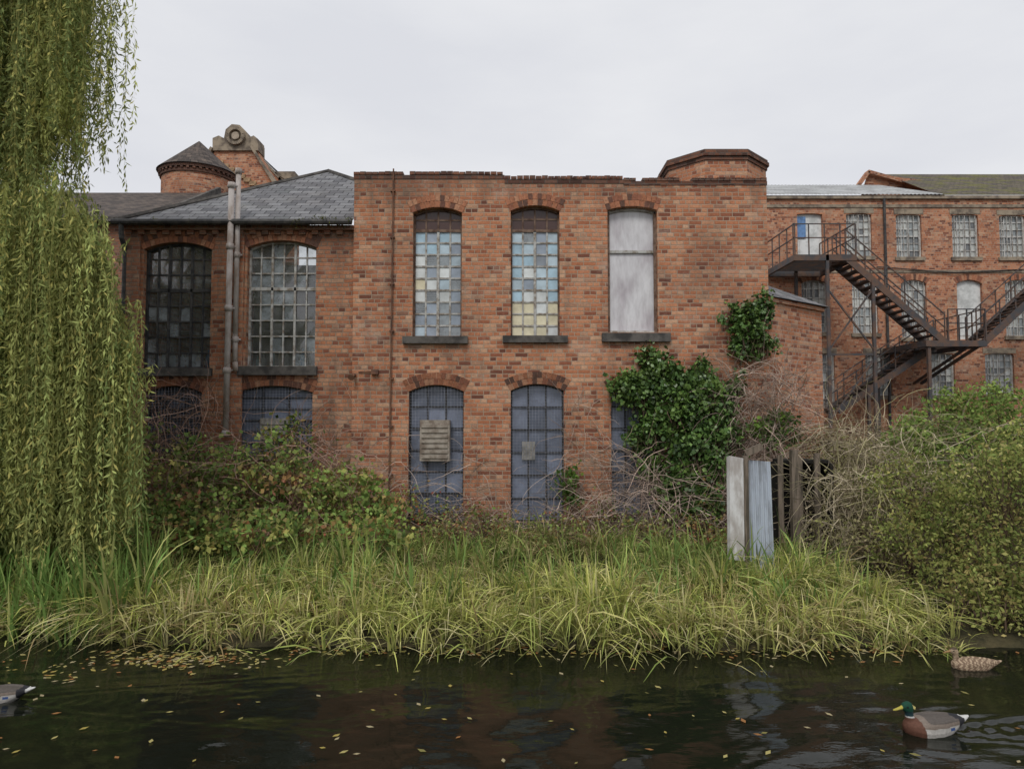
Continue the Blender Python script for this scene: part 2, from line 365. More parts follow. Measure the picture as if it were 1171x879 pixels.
frR.box(xa-.0,xa+.05,YP-.06,YP-.03,zl,zh-.1); frR.box(xb-.05,xb,YP-.06,YP-.03,zl,zh-.1)
w3=[(xa,xb,zm,zh),(xa,xb,zl,zm)]
t=NT('frosted_pane'); n=t.noise(1.5,3,t.scalev(t.obj(),(1.6,1,.9)),.5); n2=t.noise(9,4,t.scalev(t.obj(),(1.5,1,.4)),.6)
c=t.ramp(n,[(.3,(.44,.40,.43)),(.5,(.60,.59,.61)),(.72,(.70,.70,.72))]); c=t.mix(.25,c,t.ramp(n2,[(.35,(.3,.26,.26)),(.6,(1,1,1))]),'MULTIPLY')
frost=t.done(t.princ(c,.22,.5,0))
fp=MB()
for (a,b,c_,d) in w3: fp.add([(a,YP,c_),(b,YP,c_),(b,YP,d),(a,YP,d)],[(0,1,2,3)])
fp.out('frosted_window_panes',fac,[frost])
for rct in ((461,385,535,393),(575,384,649,392),(688,381,766,391)):
    xa,xb,zl,zh=R(*rct,Y0); sills.box(xa,xb,Y0-.09,Y0+.15,zl,zh-.002)
low=[((467,440,530,590),Y0,holes_main),((584,439,645,597),Y0,holes_main),((699,440,752,590),Y0,holes_main),((268,441,357,520),Y0+.06,holes_wing),((165,441,230,520),Y0+.06,holes_wing)]
for i,(rct,Yw,hl) in enumerate(low):
    xa,xb,zl,zh=R(*rct,Yw); pts,info=arch_pts(xa,xb,zl,zh,.12); hl.append(pts); arch_ring(info,Yw,2,.7)
    arch_frame(frB,pts,Yw+.15,.05)
    cols,rows=3,6
    for a in range(cols):
        for b in range(rows):
            x0=xa+(xb-xa)*a/cols;x1=xa+(xb-xa)*(a+1)/cols;z0=zl+(zh-zl)*b/rows;z1=zl+(zh-zl)*(b+1)/rows
            k=random.uniform(.6,1.3)*(.45 if i==4 else 1); pane(op,x0,x1,z0,z1,Yw+.17,(.21*k,.24*k,.32*k))
    grid(frB,xa,xb,zl,zh,cols,rows,Yw+.15,.025)
    nx=int((xb-xa)/.055); nz=int((zh-zl)/.055)
    for a in range(nx+1):
        x=xa+(xb-xa)*a/nx; mesh_w.box(x-.0022,x+.0022,Yw+.04,Yw+.046,zl,zh-.11 if a in(0,nx) else zh-.02)
    for b in range(nz+1):
        z=zl+(zh-.1-zl)*b/nz; mesh_w.box(xa,xb,Yw+.046,Yw+.051,z-.0022,z+.0022)
    sills.box(xa-.04,xb+.04,Yw-.05,Yw+.1,zl-.09,zl-.003)
xa,xb,zl,zh=R(480,480,514,527,Y0-.1); e=MB(); e.box(xa,xb,Y0-.10,Y0+.14,zl,zh)
for i in range(7): e.box(xa+.03,xb-.03,Y0-.125,Y0-.101,zl+.05+i*.09,zl+.10+i*.09,0)
e.out('extractor_vent_box',fac,[plain('cream_metal',(.36,.32,.27),.6,col2=(.18,.14,.11))])
e=MB(); xa,xb,zl,zh=R(597,505,612,526,Y0); e.box(xa,xb,Y0+.11,Y0+.14,zl,zh); e.box(xa+.02,xb-.02,Y0+.10,Y0+.112,zl+.03,zh-.03)
xa,xb,zl,zh=R(295,478,328,505,Y0); e.box(xa,xb,Y0+.09,Y0+.17,zl,zh)
for i in range(4): e.box(xa+.03,xb-.03,Y0+.07,Y0+.09,zl+.04+i*.09,zl+.08+i*.09)
e.out('window_vent_plates',fac,[plain('grey_plate',(.35,.33,.30),.6)])
YW=Y0+.06
for wi,(rct,fr) in enumerate((((163,277,241,421),frB),((282,275,361,420),frG))):
    xa,xb,zl,zh=R(*rct,YW); pts,info=arch_pts(xa,xb,zl,zh,.13,16); holes_wing.append(pts); arch_ring(info,YW,2,.85)
    arch_frame(fr,pts,YW+.14,.07)
    grid(fr,xa,xb,zl,zh,6,8,YW+.15,.024 if wi else .026)
    for k in (2,4):
        x=xa+(xb-xa)*k/6; fr.box(x-.02,x+.02,YW+.12,YW+.16,zl,zh)
    z2=zl+(zh-zl)*5/8; fr.box(xa,xb,YW+.12,YW+.17,z2-.03,z2+.03)
    for i in range(6):
        for j in range(8):
            x0=xa+(xb-xa)*i/6;x1=xa+(xb-xa)*(i+1)/6;z0=zl+(zh-zl)*j/8;z1=zl+(zh-zl)*(j+1)/8
            r=random.random()
            if wi==0: pane(gl2 if (j<4 and r<.45) else gl,x0,x1,z0,z1,YW+.16)
            else: pane(gl2 if r<.4 else gl,x0,x1,z0,z1,YW+.16)
    inter.box(xa-.05,xb+.05,YW+.30,YW+.62,zl-.02,zl+.04,0)
    for q in range(3): inter.box(xa+.1,xb-.1,YW+1.2+q*.5,YW+1.28+q*.5,zh-.5-q*.12,zh-.44-q*.12,0)
    inter.box(xa,xa+.5,YW+.9,YW+1.2,zl+.75,zl+.79,0)
    x=xa+.06
    while x<xb-.06:
        h=random.uniform(.1,.42); r=random.uniform(.03,.07); c=random.choice([(.6,.6,.56),(.06,.25,.55),(.3,.32,.3),(.08,.3,.32),(.55,.42,.25),(.12,.12,.12),(.6,.62,.65)])
        y=YW+.40+random.uniform(-.05,.05)
        inter_items.tube([(x,y,zl+.04),(x,y,zl+.04+h*.6),(x,y,zl+.04+h*.75),(x,y,zl+.04+h)],[r,r,r*.4,r*.38],8,0,c); x+=r*2+random.uniform(.01,.08)
for rct in ((150,421,243,430),(273,419,363,429)):
    xa,xb,zl,zh=R(*rct,YW); sills.box(xa,xb,YW-.09,YW+.15,zl,zh-.002)
inter_items.out('sill_bottles',fac,[itemm],col=True,smooth=True)
xL=Q(403,400,Y0)[0]; xR=Q(880,400,Y0)[0]
z1=Q(480,205,Y0)[1]; z2=Q(640,210,Y0)[1]; z3=Q(800,212,Y0)[1]; xs1=Q(577,205,Y0)[0]; xs2=Q(713,205,Y0)[0]
outer=[(xL,.1),(xR,.1),(xR,z3),(xs2,z3),(xs2,z2),(xs1,z2),(xs1,z1),(xL,z1)]
wall_holes('front_wall',outer,holes_main,Y0,.35,brick,fac)
xW=Q(140,400,YW)[0]; zE=Q(270,259,YW)[1]
wall_holes('wing_front_wall',[(xW,.1),(xL-.002,.1),(xL-.002,zE),(xW,zE)],holes_wing,YW,.35,brick_wing,fac)
b=MB()
b.box(xR-.35,xR,Y0+.352,23,.1,z3-.01); b.box(xL,xL+.3,Y0+.352,23,.1,z1-.01); b.box(xL+.3,xR-.35,22.7,23,.1,z3-.02)
b.out('side_walls',fac,[brick])
b=MB(); b.box(xW,xW+.35,YW+.352,20,.1,zE-.01); b.box(xW+.35,xL,19.7,20,.1,zE-.01)
for (a,c) in ((141,160),(246,279)):
    xa,xb,_,_=R(a,300,c,400,YW); b.box(xa,xb,YW-.045,YW+.01,.2,Q(200,268,YW)[1])
x=xW+.02
while x<xL-.1:
    b.box(x,x+.11,YW-.06,YW+.01,zE-.16,zE-.085); x+=.225
b.box(xW-.02,xL-.004,YW-.085,YW+.01,zE-.083,zE+.002)
b.out('wing_piers_and_dentils',fac,[brick_wing])
b=MB(); b.box(xW+.36,xL-.01,YW+3.2,YW+3.3,.2,zE); b.box(xL+.31,xR-.36,Y0+3.2,Y0+3.3,.2,z3-.2)
b.box(xW+.36,xL-.01,YW+.36,19.6,3.0,3.1); b.box(xL+.31,xR-.36,Y0+.36,22,2.9,3.0)
b.box(xL+.31,xR-.36,Y0+.36,22.6,z3-.35,z3-.25)
b.out('interior_floors',fac,[darkroom])
b=MB()
for (a,c,z) in ((xL-.01,xs1,z1),(xs1+.002,xs2,z2),(xs2+.002,xR+.01,z3)):
    b.box(a,c,Y0-.012,Y0+.36,z+.002,z+.075)
    x=a
    while x<c-.05:
        w=.105
        if random.random()>.05: b.box(x,min(x+w,c),Y0-.02-random.random()*.008,Y0+.37,z+.078,z+.078+.048+random.random()*.02)
        x+=.113
b.out('parapet_top_courses',fac,[brick_dark])
A=(-4.27,16.0,Q(372,196,16.0)[1]); Yg=YW-.14; zr=zE+.06
slope=(A[2]-zr)/(A[1]-Yg)
xr=xL-.01; yr=A[1]-(xr-A[0]); zr2=zr+slope*(yr-Yg)
b=MB(); Lp=(xW-.12,Yg,zr)
b.add([Lp,(xr,Yg,zr),(xr,yr,zr2),A,(xW-.12,19.6,zr),(A[0],17,A[2]),(xr,17+1.4,zr2)],[(0,1,2,3),(0,3,5,4),(3,2,6,5)])
b.add([(Lp[0],Yg,zr-.03),(xr,Yg,zr-.03),(xr,Yg,zr-.001),(Lp[0],Yg,zr-.001)],[(0,1,2,3)])
b.out('slate_roof',fac,[slate],fix=False)
b=MB(); b.tube([(Lp[0],Yg,zr+.01),A],.055,6); b.tube([(xr,yr,zr2+.01),A],.055,6); b.tube([A,(A[0],17,A[2])],.06,6)
b.out('ridge_tiles',fac,[stone_dark])
b=MB(); b.tube([(xW-.14,Yg-.06,zE+.03),(xr,Yg-.06,zE+.03)],.055,8)
xp=Q(136,400,Yg)[0]; b.tube([(xp,Yg-.05,zE+.02),(xp,Yg-.02,zE-.25),(xp,YW-.02,zE-.45),(xp,YW-.05,1.2)],.045,8)
b.out('gutter_and_downpipe',fac,[black],smooth=False)
b=MB()
def vpipe(px,pyt,pyb,r,yy,lean=0):
    xt,zt=Q(px,pyt,yy); xb,zb=Q(px-lean,pyb,yy); b.tube([(xt,yy,zt),(xb,yy,zb)],r,12)
    nj=int((zt-zb)/1.1)
    for i in range(nj+1):
        t=i/(nj+.001); z=zt+(zb-zt)*t; x=xt+(xb-xt)*t; b.tube([(x,yy,z),(x,yy,z-.10)],r*1.28,12)
        b.box(x-r*1.8,x+r*1.8,yy+r*.6,yy+r*1.3,z-.06,z-.03)
vpipe(273,193,385,.045,YW-.12,4); vpipe(265,209,492,.052,YW-.20,7)
x1,zz1=Q(269,385,YW-.12); x2,zz2=Q(262,415,YW-.18); b.tube([(x1,YW-.12,zz1+.05),(x1,YW-.12,zz1-.1),(x2+.09,YW-.14,zz2)],.045,10)
x1,zz1=Q(268,424,YW-.14); b.tube([(x2+.09,YW-.14,zz2+.02),(x1+.02,YW-.14,zz1)],.048,10)
b.out('soil_pipes',fac,[pipegrey],smooth=True)
b=MB(); x,zt=Q(450,193,Y0-.05); _,zb=Q(446,560,Y0-.05); b.tube([(x,Y0-.05,zt),(x-.03,Y0-.05,zb)],.014,6)
for i in range(7): z=zt-.4-i*.85; b.box(x-.05,x+.03,Y0-.06,Y0,z-.015,z+.015)
x,z=Q(404,432,Y0-.1); b.tube([(x,Y0,z+.05),(x,Y0-.08,z+.06),(x-.02,Y0-.2,z)],[.03,.035,.06],8)
x,z=Q(428,425,Y0-.1); b.box(x-.06,x+.06,Y0-.08,Y0,z-.04,z+.04); b.tube([(x-.3,Y0-.02,z),(x,Y0-.03,z+.01)],.01,5)
b.out('rusty_pipe_and_lamp',fac,[rustpipe])
arches.out('window_arches',fac,[voussoir],col=True,fix=True)
sills.out('window_sills',fac,[stone_dark]); frB.out('black_window_bars',fac,[black]); frG.out('grey_window_bars',fac,[greyframe]); frR.out('rusty_window_bars',fac,[rustframe])
op.out('painted_panes',fac,[panem],col=True,fix=False); gl.out('clear_panes',fac,[glass],fix=False); gl2.out('hazy_panes',fac,[glass2],fix=False)
mesh_w.out('security_mesh',fac,[plain('wire_mesh',(.26,.28,.34),.6,.4)]); inter.out('blinds_and_ledges',fac,[plain('ledge_white',(.6,.6,.58),.7)])
def ngon(cx,cy,r,n,rot): return [(cx+r*math.cos(rot+2*math.pi*i/n),cy+r*math.sin(rot+2*math.pi*i/n)) for i in range(n)]
b=MB(); cxo=Q(815,190,15.1)[0]; zt=Q(815,170,14.0)[1]; ro=math.pi/8
b.prism(ngon(cxo,15.2,1.13,8,ro),5.5,zt-.18); b.out('octagonal_roof_turret',fac,[brick_mill])
b=MB(); b.prism(ngon(cxo,15.2,1.16,8,ro),zt-.178,zt-.10); b.prism(ngon(cxo,15.2,1.20,8,ro),zt-.098,zt-.02); b.prism(ngon(cxo,15.2,1.17,8,ro),zt-.018,zt+.04)
b.out('octagonal_turret_coping',fac,[brick_dark])
b=MB(); zb=Q(882,338,Y0)[1]; P=[(xR+.002,Y0+.03),(6.12,13.75),(6.12,17),(xR+.002,17)]
b.prism(P,.4,zb-.1); b.prism([(xR+.002,Y0-.02),(6.17,13.72),(6.17,17.05),(xR+.002,17.05)],zb-.098,zb-.02); b.out('chamfered_bay',fac,[brick_mill])
b=MB(); zt=Q(884,311,13.6)[1]
b.add([(xR+.004,Y0-.08,zb-.015),(6.25,13.68,zb-.015),(6.25,17.1,zb-.015),(xR+.004,14.0,zt),(xR+.004,17.1,zt)],[(0,1,3),(1,2,4,3)]); b.out('bay_slate_roof',fac,[slate],fix=False)
moss_e=[]
for px_ in range(340,402,9): x,z=Q(px_,251,12.35); moss_e.append(((x,12.38,z-.02),(.1,.06,.05)))
for px_ in (180,215,): x,z=Q(px_,253,12.35); moss_e.append(((x,12.38,z-.0),(.1,.06,.03)))
foliage('gutter_moss',moss_e,400,25,.03,.035,.6,[(.10,.12,.03),(.16,.17,.04),(.07,.07,.03)],None,fac,stems=False)
# ---------------------------------------------------------------- turret + gabled building behind
tur=group('round_brick_turret')
cx=Q(227,200,24)[0]; rr=1.17; ze=Q(227,186,22.8)[1]; N=32
def cyl(name,r0,z0,r1,z1_,mat,cap=False):
    vs=[];fs=[]
    for i in range(N+1):
        a=2*math.pi*i/N; vs+=[(cx+r0*math.cos(a),24+r0*math.sin(a),z0),(cx+r1*math.cos(a),24+r1*math.sin(a),z1_)]
    for i in range(N): fs.append((2*i,2*i+2,2*i+3,2*i+1))
    me=bpy.data.meshes.new(name); me.from_pydata(vs,[],fs); uv=me.uv_layers.new(name='UVMap')
    for p in me.polygons:
        for li,vi in zip(p.loop_indices,p.vertices): uv.data[li].uv=((vi//2)*2*math.pi*rr/N,vs[vi][2] if abs(z1_-z0)>1.6 else (vi%2)*1.4)
    me.polygons.foreach_set('use_smooth',[True]*len(me.polygons)); return link(me,name,tur,[mat])
cyl('drum',rr,3,rr,ze,brick_mill); cyl('cornice_lower',rr+.05,ze-.25,rr+.05,ze-.16,brick_dark); cyl('cornice_soffit',rr,ze-.26,rr+.05,ze-.25,brick_dark)
cyl('cornice_upper',rr+.10,ze-.1,rr+.10,ze+.0,brick_dark); cyl('cornice_soffit_upper',rr,ze-.11,rr+.10,ze-.1,brick_dark)
cyl('conical_roof',rr+.16,ze,.02,ze+1.2,tile_dark); cyl('roof_soffit',rr,ze-.005,rr+.16,ze,black)
b=MB()
for i in range(40):
    a=2*math.pi*i/40; b.beam((cx+(rr+.02)*math.cos(a),24+(rr+.02)*math.sin(a),ze-.13),(cx+(rr+.09)*math.cos(a),24+(rr+.09)*math.sin(a),ze-.13),.08,.07)
b.out('dentils',tur,[brick_dark])
gab=group('gabled_brick_building')
def pw(pts,Y,Yb,mb):
    q=[Q(a,c,Y) for a,c in pts]; n=len(q); vs=[(x,Y,z) for x,z in q]+[(x,Yb,z) for x,z in q]
    mb.add(vs,[tuple(range(n)),tuple(range(n,2*n))[::-1]]+[(i,(i+1)%n,(i+1)%n+n,i+n) for i in range(n)])
b=MB(); pw([(215,300),(215,230),(246,172),(252,168),(292,168),(316,212),(316,300)],27,27.5,b); pw([(270,300),(270,185),(292,172),(322,205),(337,212),(337,300)],29,29.6,b)
pw([(163,300),(163,246),(182,226),(300,226),(300,300)],25.6,26,b)
b.out('gable_walls',gab,[brick_mill])
b=MB()
pw([(243,172),(243,158),(250,155),(256,158),(258,148),(265,142),(274,143),(281,150),(283,158),(290,155),(295,159),(295,172)],26.9,27.6,b)
pw([(288,160),(294,160),(294,174),(288,174)],28.8,29.7,b)
for A_,B_,yy in (((246,172),(212,234),27.2),((290,170),(319,216),27.2),((290,172),(322,206),29.3),((318,200),(338,212),29.3)):
    a=Q(*A_,yy);c=Q(*B_,yy); b.beam((a[0],yy,a[1]),(c[0],yy,c[1]),.7,.10)
xx,zz=Q(269,155,26.8)
for i in range(28):
    a0=2*math.pi*i/28; a1=2*math.pi*(i+1)/28; b.beam((xx+.30*math.cos(a0),26.84,zz+.30*math.sin(a0)),(xx+.30*math.cos(a1),26.84,zz+.30*math.sin(a1)),.14,.12)
pw([(318,196),(337,196),(337,206),(318,206)],29,29.6,b)
b.out('stone_coping_and_finial',gab,[stone])
b=MB(); b.tube([(xx,26.80,zz),(xx,26.89,zz)],.15,20); b.out('finial_boss',gab,[plain('pale_stone',(.42,.35,.27),.9)])
b=MB()
for i in range(9):
    t=i/9; a=Q(254+ (310-254)*t,184+(220-184)*t,26.95); b.box(a[0]-.22,a[0]+.05,26.93,27.0,a[1]-.14,a[1]+.02)
b.out('stepped_gable_brickwork',gab,[plain('buff_brick',(.46,.31,.18),.9)])
b=MB(); a=Q(292,172,29.6);c=Q(335,212,29.6); b.add([(a[0],29.6,a[1]),(c[0],29.6,c[1]),(c[0],40,c[1]),(a[0],40,a[1])],[(0,1,2,3)]); b.out('tile_roof',gab,[tile_dark],fix=False)
out=group('brick_outbuilding')
b=MB(); x0,_=Q(-300,260,19); x1,zt=Q(178,252,19); b.box(x0,x1,19,19.3,.3,zt); b.box(x0,x1,26.7,27,.3,zt); b.box(x1-.3,x1,19.3,26.7,.3,zt-.01); b.out('walls',out,[brick_wing])
b=MB(); _,zr_=Q(130,217,22.5); b.add([(x0-.1,18.8,zt),(x1+.1,18.8,zt),(x1+.1,22.8,zr_),(x0-.1,22.8,zr_),(x1+.1,27.2,zt),(x0-.1,27.2,zt)],[(0,1,2,3),(3,2,4,5)]); b.out('tile_roof',out,[tile_dark],fix=False)
b=MB(); b.box(x0,x1+.05,18.72,18.84,zt-.1,zt+.02); b.beam((x1+.12,18.8,zt+.05),(x1+.12,22.8,zr_+.08),.12,.2); b.out('gutter_and_verge',out,[stone_dark])
# ---------------------------------------------------------------- mill
mill=group('brick_mill_building'); YM=26.
mh=[];mf=MB();mg=MB();ms=MB();md=MB();mbars=MB()
arch_info=[]
def mwin(rct,rise,door=None):
    xa,xb,zl,zh=R(*rct,YM); pts,info=arch_pts(xa,xb,zl,zh,rise,8); mh.append(pts)
    if rise>.06: arch_info.append(info)
    if door:
        md.box(xa,xb,YM+.12,YM+.17,zl,zh,0)
        md.box(xa+.12,xb-.12,YM+.10,YM+.121,zl+.15,zl+.9,0)
        if door=='b': md.box(xa+.02,xa+.35,YM+.08,YM+.10,zl+1.0,zh-.1,1)
        return
    w=xb-xa
    arch_frame(mf,pts,YM+.12,.07); grid(mf,xa,xb,zl,zh,4,6,YM+.13,.03); zc=(zl+zh)/2; mf.box(xa,xb,YM+.1,YM+.15,zc-.03,zc+.03)
    tn=random.uniform(.9,1.3)
    for i in range(4):
        for j in range(6):
            c=random.choice([(.30,.33,.34),(.18,.19,.20),(.4,.42,.42),(.55,.57,.55),(.5,.52,.5)])
            pane(mg,xa+w*i/4,xa+w*(i+1)/4,zl+(zh-zl)*j/6,zl+(zh-zl)*(j+1)/6,YM+.15,tuple(q*tn for q in c))
    for i in range(5): x=xa+w*(i+.5)/5; mbars.box(x-.012,x+.012,YM+.02,YM+.045,zl,zh-.05)
    ms.box(xa-.08,xb+.08,YM-.07,YM+.1,zl-.14,zl-.003); 
    if rise<=.06: ms.box(xa-.08,xb+.08,YM-.02,YM+.1,zh+.003,zh+.2)
mwin((912,244,941,302),.04,'b')
for r_ in ((968,244,997,293),(1025,245,1054,294),(1089,245,1119,294),(1143,246,1173,294),(1200,246,1230,294),(1258,246,1288,294)): mwin(r_,.05)
for r_ in ((917,320,946,380),(975,320,1004,381),(1031,320,1060,386),(1150,320,1180,384),(1208,320,1238,384)): mwin(r_,.14)
mwin((1095,320,1124,388),.14,'w')
for r_ in ((1060,404,1092,452),(1127,404,1160,452),(1195,404,1228,452),(925,404,955,466),(990,404,1020,452)): mwin(r_,.05)
xa=Q(860,300,YM)[0]; xb=xa+26; zt=Q(1000,228,YM)[1]
wall_holes('front_wall',[(xa,.5),(xb,.5),(xb,zt),(xa,zt)],mh,YM,.4,brick_mill,mill)
arches=MB()
for inf in arch_info: arch_ring(inf,YM,1,1.,.22)
arches.out('window_arches',mill,[voussoir],col=True)
mf.out('window_frames',mill,[plain('white_frame',(.62,.62,.60),.6,col2=(.38,.36,.34))]); mg.out('window_panes',mill,[panem],col=True,fix=False); ms.out('sills_and_lintels',mill,[stone]); mbars.out('security_bars',mill,[greyframe])
md.out('doors',mill,[whitep,bluedoor])
b=MB(); b.box(xa,xa+.4,YM+.402,40,.5,zt-.01); b.box(xb-.4,xb,YM+.402,40,.5,zt-.01); b.box(xa+.4,xb-.4,YM+2,YM+2.2,.5,zt-.3); b.out('inner_and_side_walls',mill,[brick_mill])
b=MB(); b.box(xa,xb,YM-.10,YM+.05,zt+.002,zt+.12); b.box(xa,xb,YM-.04,YM+.0,zt-.32,zt-.2); b.box(xa,xb,YM-.03,YM-.0,Q(1000,312,YM)[1],Q(1000,309,YM)[1]); b.out('stone_cornice',mill,[stone])
b=MB()
x0=xa;x1=Q(1078,220,YM)[0]; yb=30.5; za=zt+.13; zb_=Q(1000,212,yb)[1]; n=int((x1-x0)/.075)
vs=[];fs=[]
for i in range(n+1):
    x=x0+(x1-x0)*i/n; d=.03*(i%2); vs+=[(x,YM-.15,za+d),(x,yb,zb_+d)]
for i in range(n): fs.append((2*i,2*i+2,2*i+3,2*i+1))
b.add(vs,fs); b.out('corrugated_roof',mill,[galv_roof],fix=False)
b=MB(); xg,zg=Q(985,197,33)
b.add([(x1-.2,YM-.1,za),(xb,YM-.1,za),(xb,33,zg-.1),(x1+1.6,33,zg-.1)],[(0,1,2,3)]); b.out('mossy_roof',mill,[tile_moss],fix=False)
b=MB(); a1=Q(980,212,30.6)
b.add([(a1[0],30.6,a1[1]-1),(Q(1080,220,30.6)[0],30.6,a1[1]-1),(Q(1080,215,30.6)[0],30.6,a1[1]+.1),(Q(1030,203,30.6)[0],30.6,Q(1030,203,30.6)[1]),(Q(992,198,30.6)[0],30.6,Q(992,198,30.6)[1])],[(0,1,2,3,4)])
b.beam((Q(990,198,30.6)[0],30.5,Q(990,198,30.6)[1]),(Q(1072,221,30.6)[0],30.5,Q(1072,221,30.6)[1]),.3,.14)
b.beam((Q(980,213,30.6)[0],30.5,Q(980,213,30.6)[1]),(Q(991,198,30.6)[0],30.5,Q(991,198,30.6)[1]),.3,.14)
b.out('roof_parapet',mill,[brick_mill])
b=MB()
for px_ in (1013,): x,_=Q(px_,300,YM-.1); b.tube([(x,YM-.1,zt),(x,YM-.1,1.5)],.05,8)
c0=Q(1003,305,YM-.05);c1=Q(1090,312,YM-.05);c2=Q(1171,308,YM-.05); b.tube([(c0[0],YM-.05,c0[1]),(c1[0],YM-.08,c1[1]),(c2[0],YM-.05,c2[1])],.02,5)
b.out('downpipe_and_cable',mill,[black])
# ---------------------------------------------------------------- fire escape
fe=group('steel_fire_escape'); s=MB()
def P3(px,py,Y): x,z=Q(px,py,Y); return Vector((x,Y,z))
def rail(a,b,h=1.05,n=4):
    for k in (h,h*.55): s.beam(a+Vector((0,0,k)),b+Vector((0,0,k)),.034)
    for i in range(n+1): p=a.lerp(b,i/n); s.beam(p,p+Vector((0,0,h)),.034)
def landing(xa,xb,ya,yb,z,sides):
    s.box(xa,xb,ya,ya+.08,z-.2,z); s.box(xa,xb,yb-.08,yb,z-.2,z); s.box(xa,xa+.08,ya+.08,yb-.08,z-.2,z); s.box(xb-.08,xb,ya+.08,yb-.08,z-.2,z)
    n=int((yb-ya-.2)/.12)
    for i in range(n): y=ya+.1+i*.12; s.box(xa+.08,xb-.08,y,y+.07,z-.04,z-.01)
    if 'f' in sides: rail(Vector((xa,ya+.04,z)),Vector((xb,ya+.04,z)))
    if 'l' in sides: rail(Vector((xa+.04,ya,z)),Vector((xa+.04,yb,z)))
    if 'r' in sides: rail(Vector((xb-.04,ya,z)),Vector((xb-.04,yb,z)))
def stair(a,b,w,n):
    off=Vector((0,w,0))
    for o in (Vector((0,0,0)),off):
        s.beam(a+o,b+o,.06,.22)
        for k in (.95,.5): s.beam(a+o+Vector((0,0,k)),b+o+Vector((0,0,k)),.034)
        for i in range(6): p=a.lerp(b,i/5)+o; s.beam(p,p+Vector((0,0,.95)),.034)
    for i in range(n):
        p=a.lerp(b,(i+.5)/n); s.box(p.x-.13,p.x+.13,p.y+.03,p.y+w-.03,p.z-.02,p.z+.025)
a=P3(908,300,23.2); c=P3(980,300,23.2); zt1=P3(950,291,23.2).z
landing(a.x,c.x,23.2,25.9,zt1,'lfr')
top=Vector((P3(968,300,23.2).x,23.25,zt1-.08)); m=P3(1082,391,23.2); bot=Vector((m.x,23.25,m.z)); stair(top,bot,.95,17)
zt2=m.z+.05; la=P3(1058,391,23.2).x; lb=P3(1128,391,23.2).x; landing(la,lb,23.15,25.9,zt2,'r')
rail(Vector((P3(1085,391,23.2).x,23.2,zt2)),Vector((lb,23.2,zt2)))
t2=Vector((P3(1068,391,24.5).x,24.5,zt2-.08)); b2=P3(958,470,24.5); stair(t2,Vector((b2.x,24.5,b2.z)),.95,16)
t3=P3(1126,388,23.2); t3.z=zt2; u3=P3(1215,310,23.2); stair(u3,t3+Vector((0,0.,-.05)),.95,17)
for px_,yy,ztp in ((948,23.25,zt1),(948,25.7,zt1),(912,25.7,zt1),(1000,23.25,P3(1000,320,23.2).z),(1062,23.25,zt2),(1062,25.7,zt2),(992,24.5,P3(992,440,24.5).z),(1003,25.4,P3(1003,432,25.4).z)):
    x=P3(px_,400,yy).x; s.beam((x,yy,1.4),(x,yy,ztp),.10)
xA=P3(948,400,23.25).x; xB=P3(1000,400,23.25).x
s.beam((xA,23.25,P3(948,400,23.2).z),(xB,23.25,P3(1000,330,23.2).z),.05); s.beam((xA,23.25,P3(948,330,23.2).z),(xB,23.25,P3(1000,400,23.2).z),.05)
s.beam((xA,23.25,P3(948,405,23.2).z),(xB,23.25,P3(1000,405,23.2).z),.07)
s.beam((xA,23.25,P3(948,480,23.2).z),(xB,23.25,P3(1000,410,23.2).z),.05)
s.beam((P3(1108,391,23.2).x,23.25,zt2-.2),(P3(1095,391,23.2).x,25.8,zt2-1.3),.08); s.beam((lb-.1,23.25,zt2-.1),(lb-.7,25.8,zt2-1.3),.09)
s.out('stairs_and_landings',fe,[steel])
# ---------------------------------------------------------------- ground
def bank_y(x):
    return np.interp(x,[-14,-6,-3,0,3,4.6,7,14],[8.2,7.95,7.55,7.45,7.42,7.46,7.6,7.8])+.05*np.sin(x*2.1)+.03*np.sin(x*5.3+1)
def gz(x,y):
    x=np.asarray(x,float); y=np.asarray(y,float); d=y-bank_y(x)
    z=np.interp(d,[-1.2,-.25,.05,4.6,6],[-.9,-.35,.05,.33,.4])
    up=np.clip((x-4.9)/1.2,0,1)*np.clip((y-10.6)/3,0,1); z=z+up*1.25
    near=np.clip((2.6-y)/1.2,0,1); z=np.where(y<3.5,-.9+near*1.7,z)
    return z
xs=np.concatenate([[-600,-200,-80,-30],np.arange(-16,16.1,.25),[30,80,200,600]]); ys=np.concatenate([[-600,-100,-30,-8,0],np.arange(1,4,.3),[4.5,5.5],np.arange(6,16,.2),[18,22,30,60,150,400,900]])
XX,YY=np.meshgrid(xs,ys); ZZ=gz(XX,YY)+np.where((YY>7.5)&(YY<16),rng.normal(size=XX.shape)*.02,0)
nx=len(xs); V=np.stack([XX,YY,ZZ],-1).reshape(-1,3); Fs=[(j*nx+i,j*nx+i+1,(j+1)*nx+i+1,(j+1)*nx+i) for j in range(len(ys)-1) for i in range(nx-1)]
me=bpy.data.meshes.new('ground'); me.from_pydata(V.tolist(),[],Fs); me.polygons.foreach_set('use_smooth',[True]*len(me.polygons))
t=NT('soil_and_litter'); n=t.noise(3,6,t.obj(),.7); c=t.ramp(n,[(.3,(.02,.018,.012)),(.5,(.05,.045,.025)),(.7,(.09,.075,.04))]); link(me,'ground',None,[t.done(t.princ(c,.95,.1,0,t.noise(20,4,t.obj()),.8,.04))])
